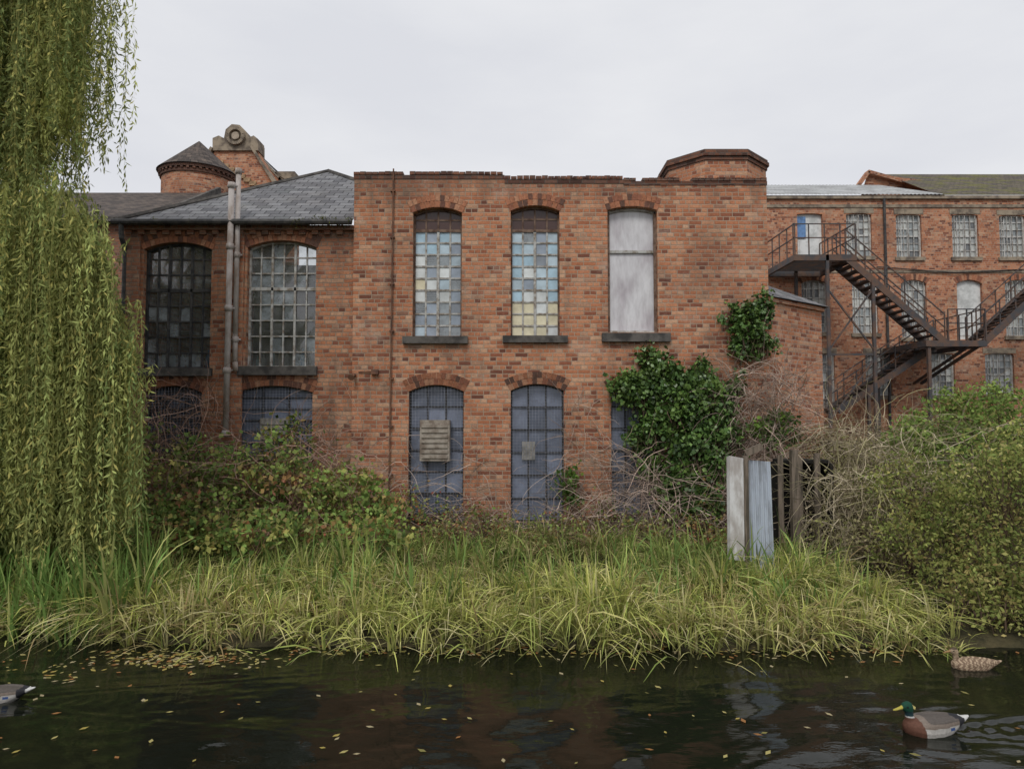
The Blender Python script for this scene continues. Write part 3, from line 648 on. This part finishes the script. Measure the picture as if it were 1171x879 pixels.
# ---------------------------------------------------------------- water
dk=G(1062,836); dh=G(1110,764); dl=G(-4,800)
xs=np.concatenate([[-300,-60,-20],np.arange(-8,8.01,.035),[20,60,300]]); ys=np.concatenate([[3.0,3.6],np.arange(4.0,8.4,.03),[8.6]])
XX,YY=np.meshgrid(xs,ys); ZZ=np.zeros_like(XX)
for k in range(34):
    lam=.08*(1.08**k); ang=rng.normal(1.5,.5); ph=rng.uniform(0,6.28); kx=2*np.pi/lam*math.cos(ang); ky=2*np.pi/lam*math.sin(ang)
    ZZ+=.0024*lam*np.sin(kx*XX+ky*YY+ph+1.5*np.sin(XX*.9+k)+1.2*np.sin(YY*1.3+k*2))*(.7+.5*np.sin(XX*.8+YY*1.1+k*.3))
def wake(D,amp):
    dx=XX-(D[0]-.15); ay=np.abs(YY-D[1]); on=np.clip(dx*6,0,1)
    h=np.sin(48*(ay-.22*dx))*np.exp(-((ay-.22*dx)/.10)**2)*np.exp(-dx/1.6)*on
    h+=.9*np.sin(38*dx+3*np.sin(ay*9))*np.exp(-(ay/(.08+.10*np.abs(dx)))**2)*np.exp(-dx/1.2)*on
    rr_=np.hypot(XX-D[0],YY-D[1]); h+=.3*np.sin(rr_*40)*np.exp(-rr_/.25)
    return amp*h
ZZ+=wake(dk,.013)+wake(dh,.003)+wake(dl,.008)
V=np.stack([XX,YY,ZZ],-1).reshape(-1,3); nx=len(xs); I=np.arange(len(V)).reshape(XX.shape)
Fq=np.stack([I[:-1,:-1],I[:-1,1:],I[1:,1:],I[1:,:-1]],-1).reshape(-1,4)
me=bpy.data.meshes.new('canal_water'); me.vertices.add(len(V)); me.vertices.foreach_set('co',V.ravel().astype(np.float32)); me.loops.add(Fq.size); me.loops.foreach_set('vertex_index',Fq.ravel().astype(np.int32))
me.polygons.add(len(Fq)); me.polygons.foreach_set('loop_start',np.arange(0,Fq.size,4,dtype=np.int32)); me.update(calc_edges=True); me.polygons.foreach_set('use_smooth',[True]*len(me.polygons))
t=NT('dark_canal_water'); ob=t.obj(); h1=t.noise(8,4,t.scalev(ob,(.4,1.,1)),.65)
p=t.princ(t.ramp(t.noise(.8,2,ob),[(.3,(.006,.008,.005)),(.7,(.010,.011,.007))]),.035,.5,0,h1,.34,.01); t.n[p.node.name].inputs['IOR'].default_value=1.33
link(me,'canal_water',None,[t.done(p)])
n=850; P=[]
for k in range(n):
    r=random.random()
    if r<.35: x,y=G(random.gauss(205,50),random.gauss(754,6))
    elif r<.84: x,y=G(random.uniform(330,1080),random.gauss(744,4))
    elif r<.89: x,y=G(random.uniform(0,110),random.gauss(772,9))
    else: x,y=G(random.uniform(0,1171),745+130*random.random()**1.6)
    P.append((x,y,.012))
P=np.array(P); D=np.concatenate([rng.normal(size=(n,2)),rng.normal(size=(n,1))*.05],1); L=rng.uniform(.035,.085,n)
D=unit(D); S=np.stack([-D[:,1],D[:,0],D[:,0]*0],1); Wd=L*.5
V=np.stack([P,P+D*L[:,None]*.5+S*Wd[:,None]/2,P+D*L[:,None],P+D*L[:,None]*.5-S*Wd[:,None]/2],1); V[:,:,2]=np.clip(V[:,:,2],.008,.03)
quad_mesh('floating_leaves',V,pal([(.50,.40,.12),(.52,.45,.18),(.40,.2,.08),(.30,.27,.1),(.52,.44,.26)],n),leafm)
# ---------------------------------------------------------------- reed grass
def noise2(x,y,s,seed): return np.sin(x*s+seed)*np.cos(y*s*1.3+seed*2)+.5*np.sin(x*s*2.3+y*s*1.7+seed*3)
def grass(name,n,x0,x1,d0,d1,len0,len1,wid,cols_tip,wts,basec,lean=.75,parent=None,power=1.,cl=.24,dry=None):
    x=rng.uniform(x0,x1,n); d=d0+(d1-d0)*rng.uniform(0,1,n)**power
    cx_=np.round(x/cl)*cl; y=bank_y(x)+d; cy_=np.round(y/cl)*cl
    h1=np.abs(np.sin(cx_*127.1+cy_*311.7)*43758.5)%1; h2=np.abs(np.sin(cx_*269.5+cy_*183.3)*43758.5)%1; h3=np.abs(np.sin(cx_*97.5+cy_*71.3)*43758.5)%1
    x=x*.4+(cx_+(h2-.5)*cl*.7)*.6+rng.normal(size=n)*.025; y=y*.4+(cy_+(h1-.5)*cl*.7)*.6+rng.normal(size=n)*.025
    z=gz(x,y)-.02
    L=rng.uniform(len0,len1,n)*(.6+.68*h1)*(1+.22*noise2(cx_,cy_,1.1,1.))
    a=h2*5.5-.9*math.pi*.9+rng.normal(size=n)*.75; a=np.where(rng.random(n)<.35,-math.pi/2+rng.normal(size=n)*.8,a)
    dirx=np.cos(a); diry=np.sin(a)
    ln=lean*rng.uniform(.15,1.35,n); K=6; ts=np.linspace(0,1,K)
    hor=(ln*L)[:,None]*ts[None,:]**1.8
    ver=L[:,None]*(ts[None,:]-(.62*ln[:,None]*ts[None,:]**2.6))
    Cn=np.stack([x[:,None]+dirx[:,None]*hor,y[:,None]+diry[:,None]*hor,z[:,None]+ver],-1)
    W=wid*rng.uniform(.6,1.4,n)[:,None]*np.array([.7,1.,1.,.85,.55,.06])[None,:]
    S=unit(np.stack([-diry,dirx,np.zeros(n)],1)+rng.normal(size=(n,3))*.4+np.array([.6,0,0]))
    tip=pal(cols_tip,n,wts)*rng.uniform(.75,1.25,(n,1)); tip=tip*(.66+.6*h3)[:,None]
    if dry is not None:
        k=np.clip(.45+.55*noise2(cx_,cy_,.9,5.),0,1)*dry; sel=rng.random(n)<k; tip[sel]=pal([(.70,.62,.32),(.58,.48,.25),(.44,.31,.16)],int(sel.sum()))*rng.uniform(.7,1.15,(int(sel.sum()),1))
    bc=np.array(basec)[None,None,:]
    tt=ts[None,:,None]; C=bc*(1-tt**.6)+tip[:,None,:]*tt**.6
    return strip_mesh(name,Cn,W,S,C,grassm,parent)
rg=group('reed_grass')
YG=[(.60,.62,.18),(.70,.65,.28),(.44,.52,.14),(.74,.67,.38),(.26,.34,.09)]
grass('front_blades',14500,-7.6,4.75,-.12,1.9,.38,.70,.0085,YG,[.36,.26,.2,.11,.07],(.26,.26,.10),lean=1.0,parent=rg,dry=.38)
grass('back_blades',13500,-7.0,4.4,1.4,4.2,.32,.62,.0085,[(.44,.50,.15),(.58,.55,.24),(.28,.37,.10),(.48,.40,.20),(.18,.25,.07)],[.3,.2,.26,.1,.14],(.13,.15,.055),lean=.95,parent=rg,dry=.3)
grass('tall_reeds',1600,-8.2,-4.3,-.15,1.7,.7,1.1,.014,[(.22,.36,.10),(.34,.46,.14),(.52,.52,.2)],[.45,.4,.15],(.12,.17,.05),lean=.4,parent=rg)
grass('tall_reeds_bank',1100,-4.2,4.2,.5,3.2,.55,.85,.013,[(.22,.34,.10),(.38,.46,.14)],[.5,.5],(.11,.16,.05),lean=.6,parent=rg)
# ---------------------------------------------------------------- willow
wl=group('weeping_willow_tree')
b=MB(); b.tube([(-9.6,10,0),(-9.5,10,1.5),(-9.3,9.9,3),(-9.0,9.8,4.8),(-8.6,9.6,6.8),(-8.2,9.4,9)],[.5,.42,.36,.3,.22,.12],12)
for k in range(11):
    z0=3+.55*k; e=(random.uniform(-7.6,-6.1),random.uniform(8.2,10.6),z0+random.uniform(1.0,2.2) if k>4 else min(z0+1.0,4.9))
    s0=(-9.25+.05*k,9.85,z0); mid=((s0[0]+e[0])/2,(s0[1]+e[1])/2,max(s0[2],e[2])+.3); b.tube([s0,mid,e],[.13,.08,.025],7)
b.out('trunk_and_limbs',wl,[bark],smooth=True)
def strand_set(n,xf,yr,ztopf,zbotf,clumps,spread=.07,dark=1.):
    out=[]
    for c in range(clumps):
        cx_=xf(); cy_=random.uniform(*yr); k9=cy_/9.; cx_*=k9
        zt_=ztopf(cx_/k9)+random.gauss(0,.22); zb_=zbotf(cx_/k9)+random.gauss(0,.28)
        if zt_-zb_<.5: continue
        tone=random.uniform(.55,1.4)*dark; hue=random.random()
        for k in range(n): out.append((cx_+random.gauss(0,spread),cy_+random.gauss(0,spread*1.2),zt_+random.gauss(0,.2),zb_+abs(random.gauss(0,.45)),tone,hue))
    return out
S_=[]
S_+=strand_set(8,lambda:-5.72-abs(random.gauss(0,.75)),(8.3,10.2),lambda x:9.0,lambda x:5.2+.4*math.sin(x*6)+max(0,x+6.3)*.9,90)
S_+=strand_set(3,lambda:random.uniform(-5.75,-5.22),(8.6,9.4),lambda x:8.6,lambda x:5.6,12)
S_+=strand_set(8,lambda:random.uniform(-7.6,-5.3),(8.3,9.8),lambda x:4.95-.5*max(0,x+6.1)**2*2.,lambda x:.7+.35*math.sin(x*5),120)
S_+=strand_set(7,lambda:random.uniform(-5.5,-4.88),(8.6,9.4),lambda x:4.3-1.5*(x+5.6),lambda x:.85,22)
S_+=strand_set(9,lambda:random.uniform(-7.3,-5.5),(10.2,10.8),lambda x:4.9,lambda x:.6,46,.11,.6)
Vs=[];Cs=[];ctr=[]
for (x,y,zt_,zb_,tone,hue) in S_:
    Ln=zt_-zb_
    if Ln<.3: continue
    m=int(Ln/.05); tt=np.linspace(0,1,m); sw=random.gauss(.0,.06); ph=random.uniform(0,6)
    arc=.25*np.minimum(tt*Ln,.7)/.7
    X=x+arc*random.uniform(-.5,1.)+sw*tt*Ln*.4+.035*np.sin(tt*Ln*2.2+ph); Yy=y-arc*random.uniform(0,.8)+.03*np.cos(tt*Ln*2.6+ph); Z=zt_-Ln*tt+.15*np.sin(np.minimum(tt*Ln,.5)*3)
    Pm=np.stack([X,Yy,Z],1); Pm=np.repeat(Pm,2,0); nn=len(Pm); Pm=Pm+rng.normal(size=(nn,3))*.014
    D=rng.normal(size=(nn,3))*.55+np.array([0,-.1,-1.]); L=rng.uniform(.06,.12,nn)
    base=np.array([.44,.46,.16])*(1-hue)+np.array([.23,.30,.11])*hue
    cc=base*tone*rng.uniform(.7,1.3,(nn,1)); yl=rng.random(nn)<.12; cc[yl]=np.array([.58,.53,.18])
    v,c2=leaves(Pm,D,L,L*.23,cc); Vs.append(v);Cs.append(c2)
    k=8; idx=np.linspace(0,m-1,k).astype(int); ctr.append(np.stack([X[idx],Yy[idx],Z[idx]],1))
quad_mesh('leaves',np.concatenate(Vs),np.concatenate(Cs),leafm,wl)
Cn=np.array(ctr); N=len(Cn); strip_mesh('hanging_twigs',Cn,np.tile(np.linspace(.004,.0015,8),(N,1)),unit(rng.normal(size=(N,3))),np.tile(np.array((.30,.28,.10)),(N,8,1)),twigm,wl)
# ---------------------------------------------------------------- ivy, brambles, shrubs
def el(px,py,Y,rx,ry,rz): x,z=Q(px,py,Y); return ((x,Y,z),(rx,ry,rz))
IV=[(.06,.12,.03),(.09,.17,.04),(.04,.08,.025),(.15,.23,.055),(.12,.19,.045)]
iv=group('ivy_plant')
foliage('ivy_leaves',[el(732,445,12.25,.38,.2,.35),el(708,440,12.38,.2,.08,.18),el(760,425,12.25,.32,.2,.28),el(742,408,12.38,.18,.08,.2),el(775,462,12.1,.42,.3,.4),el(808,445,12.15,.35,.25,.35),el(795,505,12.05,.42,.3,.45),el(822,480,12.15,.25,.2,.4),
  el(752,487,12.2,.33,.2,.3),el(783,545,12.1,.3,.24,.35),el(800,418,12.35,.14,.08,.14),el(838,440,12.3,.14,.1,.24),el(728,500,12.35,.2,.1,.22),el(815,535,12.1,.25,.2,.3),el(800,575,12.,.35,.25,.3),el(745,530,12.3,.2,.1,.25),el(765,570,12.1,.25,.2,.25),el(838,500,12.25,.15,.12,.25)],150,32,.075,.08,.85,IV,[.25,.3,.15,.12,.18],iv,mat=ivym)
iv2=group('ivy_plant')
foliage('ivy_leaves',[el(858,375,12.3,.34,.14,.34),el(870,350,12.35,.2,.1,.25),el(848,395,12.38,.24,.1,.22),el(838,360,12.42,.2,.06,.2),el(872,395,12.38,.2,.1,.2)],150,34,.055,.075,.85,IV,[.25,.35,.15,.1,.15],iv2,mat=ivym)
iv3=group('ivy_plant')
foliage('ivy_leaves',[el(885,492,12.2,.4,.25,.3),el(648,545,12.35,.16,.08,.3),el(655,570,12.3,.1,.08,.15)],110,34,.06,.075,.8,[(.10,.19,.05),(.18,.28,.06),(.07,.13,.04)],None,iv3)
br=group('bramble_bush')
BRC=[(.15,.24,.07),(.25,.37,.10),(.38,.44,.13),(.54,.47,.16),(.52,.24,.13),(.44,.14,.10),(.10,.15,.055),(.36,.26,.16)]
foliage('bramble_leaves',[el(185,555,11.6,.7,.6,.5),el(225,530,11.9,.6,.4,.42),el(280,545,11.7,.7,.6,.5),el(325,518,11.95,.5,.35,.4),el(345,550,11.6,.8,.6,.5),el(400,565,11.5,.7,.6,.45),el(250,590,11.,.8,.7,.4),el(340,600,11.,.9,.7,.4),el(440,590,11.6,.4,.5,.3),el(180,600,10.8,.6,.6,.4),el(340,492,12.3,.22,.15,.25),
   el(120,590,11.,.7,.6,.6),el(60,600,11.,.8,.6,.7),el(-20,600,11.,.8,.6,.7),el(420,612,10.4,.8,.5,.3),el(280,610,10.2,.9,.5,.3),el(170,612,10.,.7,.5,.35),el(165,505,12.3,.3,.2,.3)],
  46,22,.12,.09,.75,BRC,[.22,.26,.16,.1,.05,.035,.1,.07],br,stemc=(.30,.18,.14))
tangle('bramble_stems',[(-6.6,-2.5,11.0,12.45,.5,2.1,560,1.3),(-6.6,-5.2,12.1,12.45,1.5,2.9,240,1.),(-4.,-3.1,12.1,12.45,1.5,2.4,90,.9)],br,[(.34,.22,.17),(.42,.28,.22),(.22,.15,.12)],wk=1.1)
dt=group('dry_bramble_thicket')
tangle('stems',[(-2.6,.0,11.9,12.45,.3,.85,230,.7),(-2.2,-1.7,12.3,12.45,.5,2.2,50,.9),(-1.0,-.3,12.3,12.45,.5,1.8,70,.8),(-.4,1.2,12.0,12.4,.3,.85,190,.7),(1.2,4.9,11.5,12.4,.3,1.4,950,1.0),(3.7,5.0,12.0,12.4,1.2,3.3,900,1.0),(1.6,3.6,12.0,12.4,1.0,2.0,260,1.),(.95,1.35,12.3,12.45,1.0,3.,60,.9)],dt,
  [(.36,.28,.23),(.46,.37,.31),(.24,.18,.15),(.42,.31,.25)],wk=1.05)
foliage('low_leaves',[el(500,592,12.,.7,.4,.2),el(465,575,12.2,.25,.2,.3),el(560,597,12.,.6,.4,.18),el(640,603,11.9,.6,.4,.18),el(700,600,11.9,.9,.5,.25),el(690,580,12.2,.4,.2,.3),el(790,600,11.8,.7,.5,.35),el(820,570,12.,.4,.3,.3),el(530,612,11.2,.9,.6,.2),el(640,614,11.2,.8,.6,.2),el(760,614,11.,.9,.6,.25)],44,18,.11,.065,.65,[(.28,.20,.12),(.36,.30,.17),(.26,.34,.10),(.42,.14,.09),(.18,.27,.07),(.32,.40,.12)],None,dt)
sc=group('dry_scrub')
tangle('stems',[(5.,8.6,11.4,13.2,.8,2.3,1800,1.),(4.5,6.6,9.9,11.6,.3,1.7,1000,.9)],sc,[(.40,.34,.24),(.50,.43,.31),(.27,.22,.15),(.36,.33,.18)],wk=1.1)
foliage('withered_leaves',[el(960,510,12.3,.8,.6,.25),el(1000,540,11.6,.7,.6,.4),el(985,590,10.6,.5,.5,.5),el(950,560,11.2,.4,.3,.5),el(955,610,10.3,.35,.3,.35),el(935,505,12.3,.4,.4,.2),el(1005,620,9.9,.55,.6,.45)],44,24,.12,.055,.5,[(.38,.32,.20),(.30,.26,.14),(.30,.31,.11),(.46,.40,.25),(.20,.20,.08)],None,sc)
SH=[(.26,.30,.09),(.38,.39,.12),(.19,.24,.07),(.46,.42,.17),(.13,.17,.05),(.38,.28,.12)]
sh=group('waterside_shrub')
foliage('shrub_leaves',[el(1090,590,9.2,.6,.6,.6),el(1150,560,9.,.7,.7,.7),el(1050,560,10,.7,.7,.5),el(1130,640,8.6,.6,.6,.55),el(1190,640,8.4,.7,.7,.8),el(1040,625,9.3,.5,.5,.45),el(1085,660,8.6,.5,.5,.4),el(1210,560,9.3,.9,.8,1.),el(1150,680,8.0,.5,.4,.35),el(1190,690,7.8,.5,.35,.4),el(1110,685,7.9,.4,.3,.25),el(1145,702,7.7,.4,.2,.17),el(1195,705,7.65,.4,.2,.2),el(1240,700,7.6,.4,.3,.3)],
  60,26,.095,.06,.5,SH,[.24,.22,.2,.1,.16,.08],sh)
sh2=group('waterside_shrub')
foliage('shrub_leaves',[el(1060,492,12.6,.6,.6,.4),el(1110,478,12.4,.6,.6,.5),el(1165,475,12.2,.8,.6,.55),el(1100,520,11.8,.9,.7,.5),el(1180,520,11.5,.9,.7,.6),el(1040,515,12.2,.5,.5,.35),el(1085,462,12.6,.3,.35,.3),el(1140,452,12.6,.3,.4,.25)],
  56,28,.095,.075,.6,[(.20,.31,.08),(.29,.40,.10),(.14,.21,.06),(.38,.43,.14),(.33,.26,.11)],[.3,.25,.25,.15,.05],sh2)
# ---------------------------------------------------------------- corrugated sheet, fence
cs=group('corrugated_metal_sheet'); ys_=9.6
xa,xb,zl,zh=R(857,526,888,655,ys_); n=48; vs=[];fs=[]
for i in range(n+1):
    u=i/n; x=xa+(xb-xa)*u; y=ys_+.016*math.sin(u*2*math.pi*6)+.10*u
    vs+=[(x+.0,y,zl),(x-.01,y+.06,zh-.03*u)]
for i in range(n): fs.append((2*i,2*i+2,2*i+3,2*i+1))
b=MB(); b.add(vs,fs); b.out('corrugated_sheet',cs,[galv],fix=False,smooth=True)
xa2,xb2,zl2,zh2=R(835,521,849,640,ys_)
b=MB(); b.add([(xa2,ys_+.02,zl2),(xb2,ys_-.06,zl2),(xb2+.005,ys_-.05,zh2-.03),(xa2+.01,ys_+.03,zh2),(xa2-.02,ys_+.09,zl2),(xa2-.01,ys_+.1,zh2-.02)],[(0,1,2,3),(4,0,3,5)])
o=b.out('bent_white_sheet',cs,[galv_w],fix=False); sm=o.modifiers.new('t','SOLIDIFY'); sm.thickness=.004
b=MB(); x=(xb2+xa)/2; b.box(x-.03,x+.035,ys_-.03,ys_+.06,.2,zh+.06); p=Q(862,515,ys_); b.beam((p[0]-.12,ys_,p[1]-.04),(p[0]+.12,ys_+.02,p[1]+.06),.05,.09)
b.out('post_and_cap',cs,[wood])
wf=group('wooden_fence'); b=MB()
for i,px_ in enumerate((893,915,935)):
    yy=10.9+.02*i; x,zt_=Q(px_,526+random.randint(-9,9),yy); w=random.uniform(.04,.055); b.box(x-w,x+w*.7,yy,yy+.035,.2,zt_)
x,zt_=Q(906,514,10.8); b.box(x-.05,x+.05,10.7,10.8,.1,zt_)
b.out('boards_and_posts',wf,[wood])
x0,zt_=Q(886,528,11.35); x1,_=Q(938,528,11.35); b=MB(); b.box(x0,x1,11.4,11.45,.2,zt_); b.box(x0,x1,11.0,11.45,zt_,zt_+.05); b.box(x0-.05,x0,11.0,11.45,.2,zt_); b.box(x1,x1+.05,11.0,11.45,.2,zt_); b.out('gap_shade_panel',wf,[gapshade])  # added dark box, painted as the shaded gap behind the boards
# ---------------------------------------------------------------- ducks
def loft(mb,secs,n=14):
    vs=[];fs=[]
    for c,a,bb,ra,ua in secs:
        for k in range(n):
            t=2*math.pi*k/n; vs.append(Vector(c)+Vector(ra)*a*math.cos(t)+Vector(ua)*bb*math.sin(t))
    m=len(secs)
    for i in range(m-1):
        for k in range(n): fs.append((i*n+k,i*n+(k+1)%n,(i+1)*n+(k+1)%n,(i+1)*n+k))
    fs.append(tuple(range(n))[::-1]); fs.append(tuple(range((m-1)*n,m*n))); mb.add(vs,fs)
def duck(loc,heading,male,scale=1.):
    g=group('mallard_duck'); mb=MB(); Yx=(0,1,0); Zx=(0,0,1)
    body=[(-.31,.012,.006,.125),(-.26,.04,.016,.108),(-.20,.062,.036,.088),(-.13,.09,.064,.068),(-.05,.105,.08,.058),(.03,.108,.086,.055),(.10,.094,.080,.056),(.15,.07,.064,.062),(.18,.035,.04,.07),(.19,.01,.01,.072)]
    loft(mb,[((x,0,z),a,h,Yx,Zx) for x,a,h,z in body])
    nk=[((.115,0,.07),.05,.06),((.135,0,.11),.036,.040),((.145,0,.145),.028,.03),((.15,0,.17),.027,.029),((.157,0,.19),.032,.040),((.163,0,.213),.033,.044),((.163,0,.233),.025,.035),((.16,0,.246),.010,.014)]
    loft(mb,[(c,a,h,Yx,(1,0,0)) for c,a,h in nk])
    bl=[((.19,0,.208),.018,.018),((.215,0,.203),.014,.011),((.24,0,.196),.015,.007),((.262,0,.192),.013,.005),((.27,0,.191),.006,.004)]
    loft(mb,[(c,a,h,Yx,Zx) for c,a,h in bl])
    for sgn in (-1,1):
        wg=[(-.26,.008,.010,.03,.115),(-.17,.018,.034,.058,.10),(-.06,.022,.048,.084,.088),(.04,.02,.044,.088,.082),(.09,.008,.02,.08,.078)]
        loft(mb,[((x,sgn*yy,z),a,h,Yx,Zx) for x,a,h,yy,z in wg])
    me=bpy.data.meshes.new('d'); me.from_pydata(mb.v,[],mb.f); bm=bmesh.new(); bm.from_mesh(me); bmesh.ops.recalc_face_normals(bm,faces=bm.faces); bm.to_mesh(me); bm.free()
    o=bpy.data.objects.new('tmp',me); scene.collection.objects.link(o); r=o.modifiers.new('r','REMESH'); r.mode='VOXEL'; r.voxel_size=.005
    s_=o.modifiers.new('s','SMOOTH'); s_.iterations=3
    bpy.context.view_layer.update(); me2=bpy.data.meshes.new_from_object(o.evaluated_get(bpy.context.evaluated_depsgraph_get())); bpy.data.objects.remove(o)
    nv=len(me2.vertices); co=np.zeros(nv*3); me2.vertices.foreach_get('co',co); co=co.reshape(-1,3); X,Yv,Z=co.T; C=np.zeros((nv,4),np.float32); C[:,3]=1
    if male:
        c=np.tile(np.array([.50,.48,.45]),(nv,1)); c[(Z>.088-.05*X)]=(.22,.18,.15); c[(Z>.118)&(X<.05)]=(.11,.095,.085); c[(X<-.19)]=(.03,.03,.035); c[X<-.25]=(.6,.6,.58)
        c[(X>.085+.2*(Z-.06))]=(.13,.06,.04); nk_=(X>.10)&(Z>.138); c[nk_]=(.62,.62,.6); hd=(X>.10)&(Z>.149); c[hd]=(.012,.065,.04)
        c[hd&(Z<.185)]=(.02,.05,.06)
        sp_=(np.abs(X+.12)<.022)&(np.abs(Z-.075)<.010)&(np.abs(Yv)>.07); c[sp_]=(.04,.08,.22)
        c[(X>.203)]=(.46,.40,.08)
    else:
        mott=rng.random(nv)[:,None]; ph=np.sin(X*150+2*np.sin(Z*90))*np.sin(Z*120+Yv*80+X*40); c=np.where((ph>.1)[:,None],np.array([.46,.35,.24]),np.array([.20,.135,.09]))*(.8+.4*mott)
        c[(Z>.15)&(X>.1)]=c[(Z>.15)&(X>.1)]*.4+np.array([.38,.29,.19])*.6; c[(Z>.228)&(X>.1)]=(.10,.07,.045); c[(X>.203)]=(.34,.21,.09)
    ey=(np.abs(X-.178)<.006)&(np.abs(Z-.214)<.006)&(np.abs(Yv)>.02); c[ey]=(.005,.005,.005)
    C[:,:3]=c; a=me2.color_attributes.new('Col','FLOAT_COLOR','POINT'); a.data.foreach_set('color',C.ravel())
    me2.materials.clear(); me2.polygons.foreach_set('use_smooth',[True]*len(me2.polygons))
    link(me2,'body_head_and_wings',g,[featherm]); g.location=(loc[0],loc[1],-.03); g.rotation_euler=(0,0,heading); g.scale=(scale,)*3
duck(dk,math.pi+.12,True,1.08); duck(dh,math.pi-.1,False,.92); duck((dl[0],dl[1]),.1+math.pi,True,1.)
# ---------------------------------------------------------------- world, sun, camera
w=bpy.data.worlds.new('World'); scene.world=w; w.use_nodes=True; nt=w.node_tree; nt.nodes.clear()
sky=nt.nodes.new('ShaderNodeTexSky'); sky.sky_type='NISHITA'; sky.sun_disc=False; sky.dust_density=4
hs=nt.nodes.new('ShaderNodeHueSaturation'); hs.inputs['Saturation'].default_value=.25; nt.links.new(sky.outputs[0],hs.inputs['Color'])
tc=nt.nodes.new('ShaderNodeTexCoord'); mp=nt.nodes.new('ShaderNodeMapping'); mp.inputs['Scale'].default_value=(1,1,3.2); mp.inputs['Rotation'].default_value=(0,.25,.4); nt.links.new(tc.outputs['Generated'],mp.inputs[0])
no=nt.nodes.new('ShaderNodeTexNoise'); no.inputs['Scale'].default_value=3.2; no.inputs['Detail'].default_value=6; nt.links.new(mp.outputs[0],no.inputs['Vector'])
cr=nt.nodes.new('ShaderNodeValToRGB'); cr.color_ramp.elements[0].position=.3; cr.color_ramp.elements[0].color=(7.5,7.65,8.15,1); cr.color_ramp.elements[1].position=.7; cr.color_ramp.elements[1].color=(8.5,8.6,8.9,1); nt.links.new(no.outputs[0],cr.inputs[0])
mx=nt.nodes.new('ShaderNodeMixRGB'); mx.inputs[0].default_value=.93; nt.links.new(hs.outputs[0],mx.inputs[1]); nt.links.new(cr.outputs[0],mx.inputs[2])
bg=nt.nodes.new('ShaderNodeBackground'); bg.inputs[1].default_value=.1; nt.links.new(mx.outputs[0],bg.inputs[0]); wo=nt.nodes.new('ShaderNodeOutputWorld'); nt.links.new(bg.outputs[0],wo.inputs[0])
sl=bpy.data.lights.new('sun','SUN'); sl.energy=1.5; sl.angle=math.radians(20); sl.color=(1,.97,.92); so=bpy.data.objects.new('sun',sl); scene.collection.objects.link(so)
el_,az=math.radians(48),math.radians(195); sky.sun_elevation=el_; sky.sun_rotation=az
dr=Vector((math.sin(az)*math.cos(el_),math.cos(az)*math.cos(el_),math.sin(el_))); so.rotation_euler=dr.to_track_quat('Z','Y').to_euler(); so.location=dr*30
cam=bpy.data.cameras.new('camera'); cam.lens=36*F/1171; cam.sensor_width=36; cam.clip_start=.05; cam.clip_end=3000; co=bpy.data.objects.new('camera',cam); scene.collection.objects.link(co)
co.location=(0,0,CAMZ); co.rotation_euler=(math.pi/2+PITCH,0,0); scene.camera=co
scene.view_settings.view_transform='Standard'; scene.view_settings.look='None'; scene.view_settings.exposure=0; scene.view_settings.gamma=1
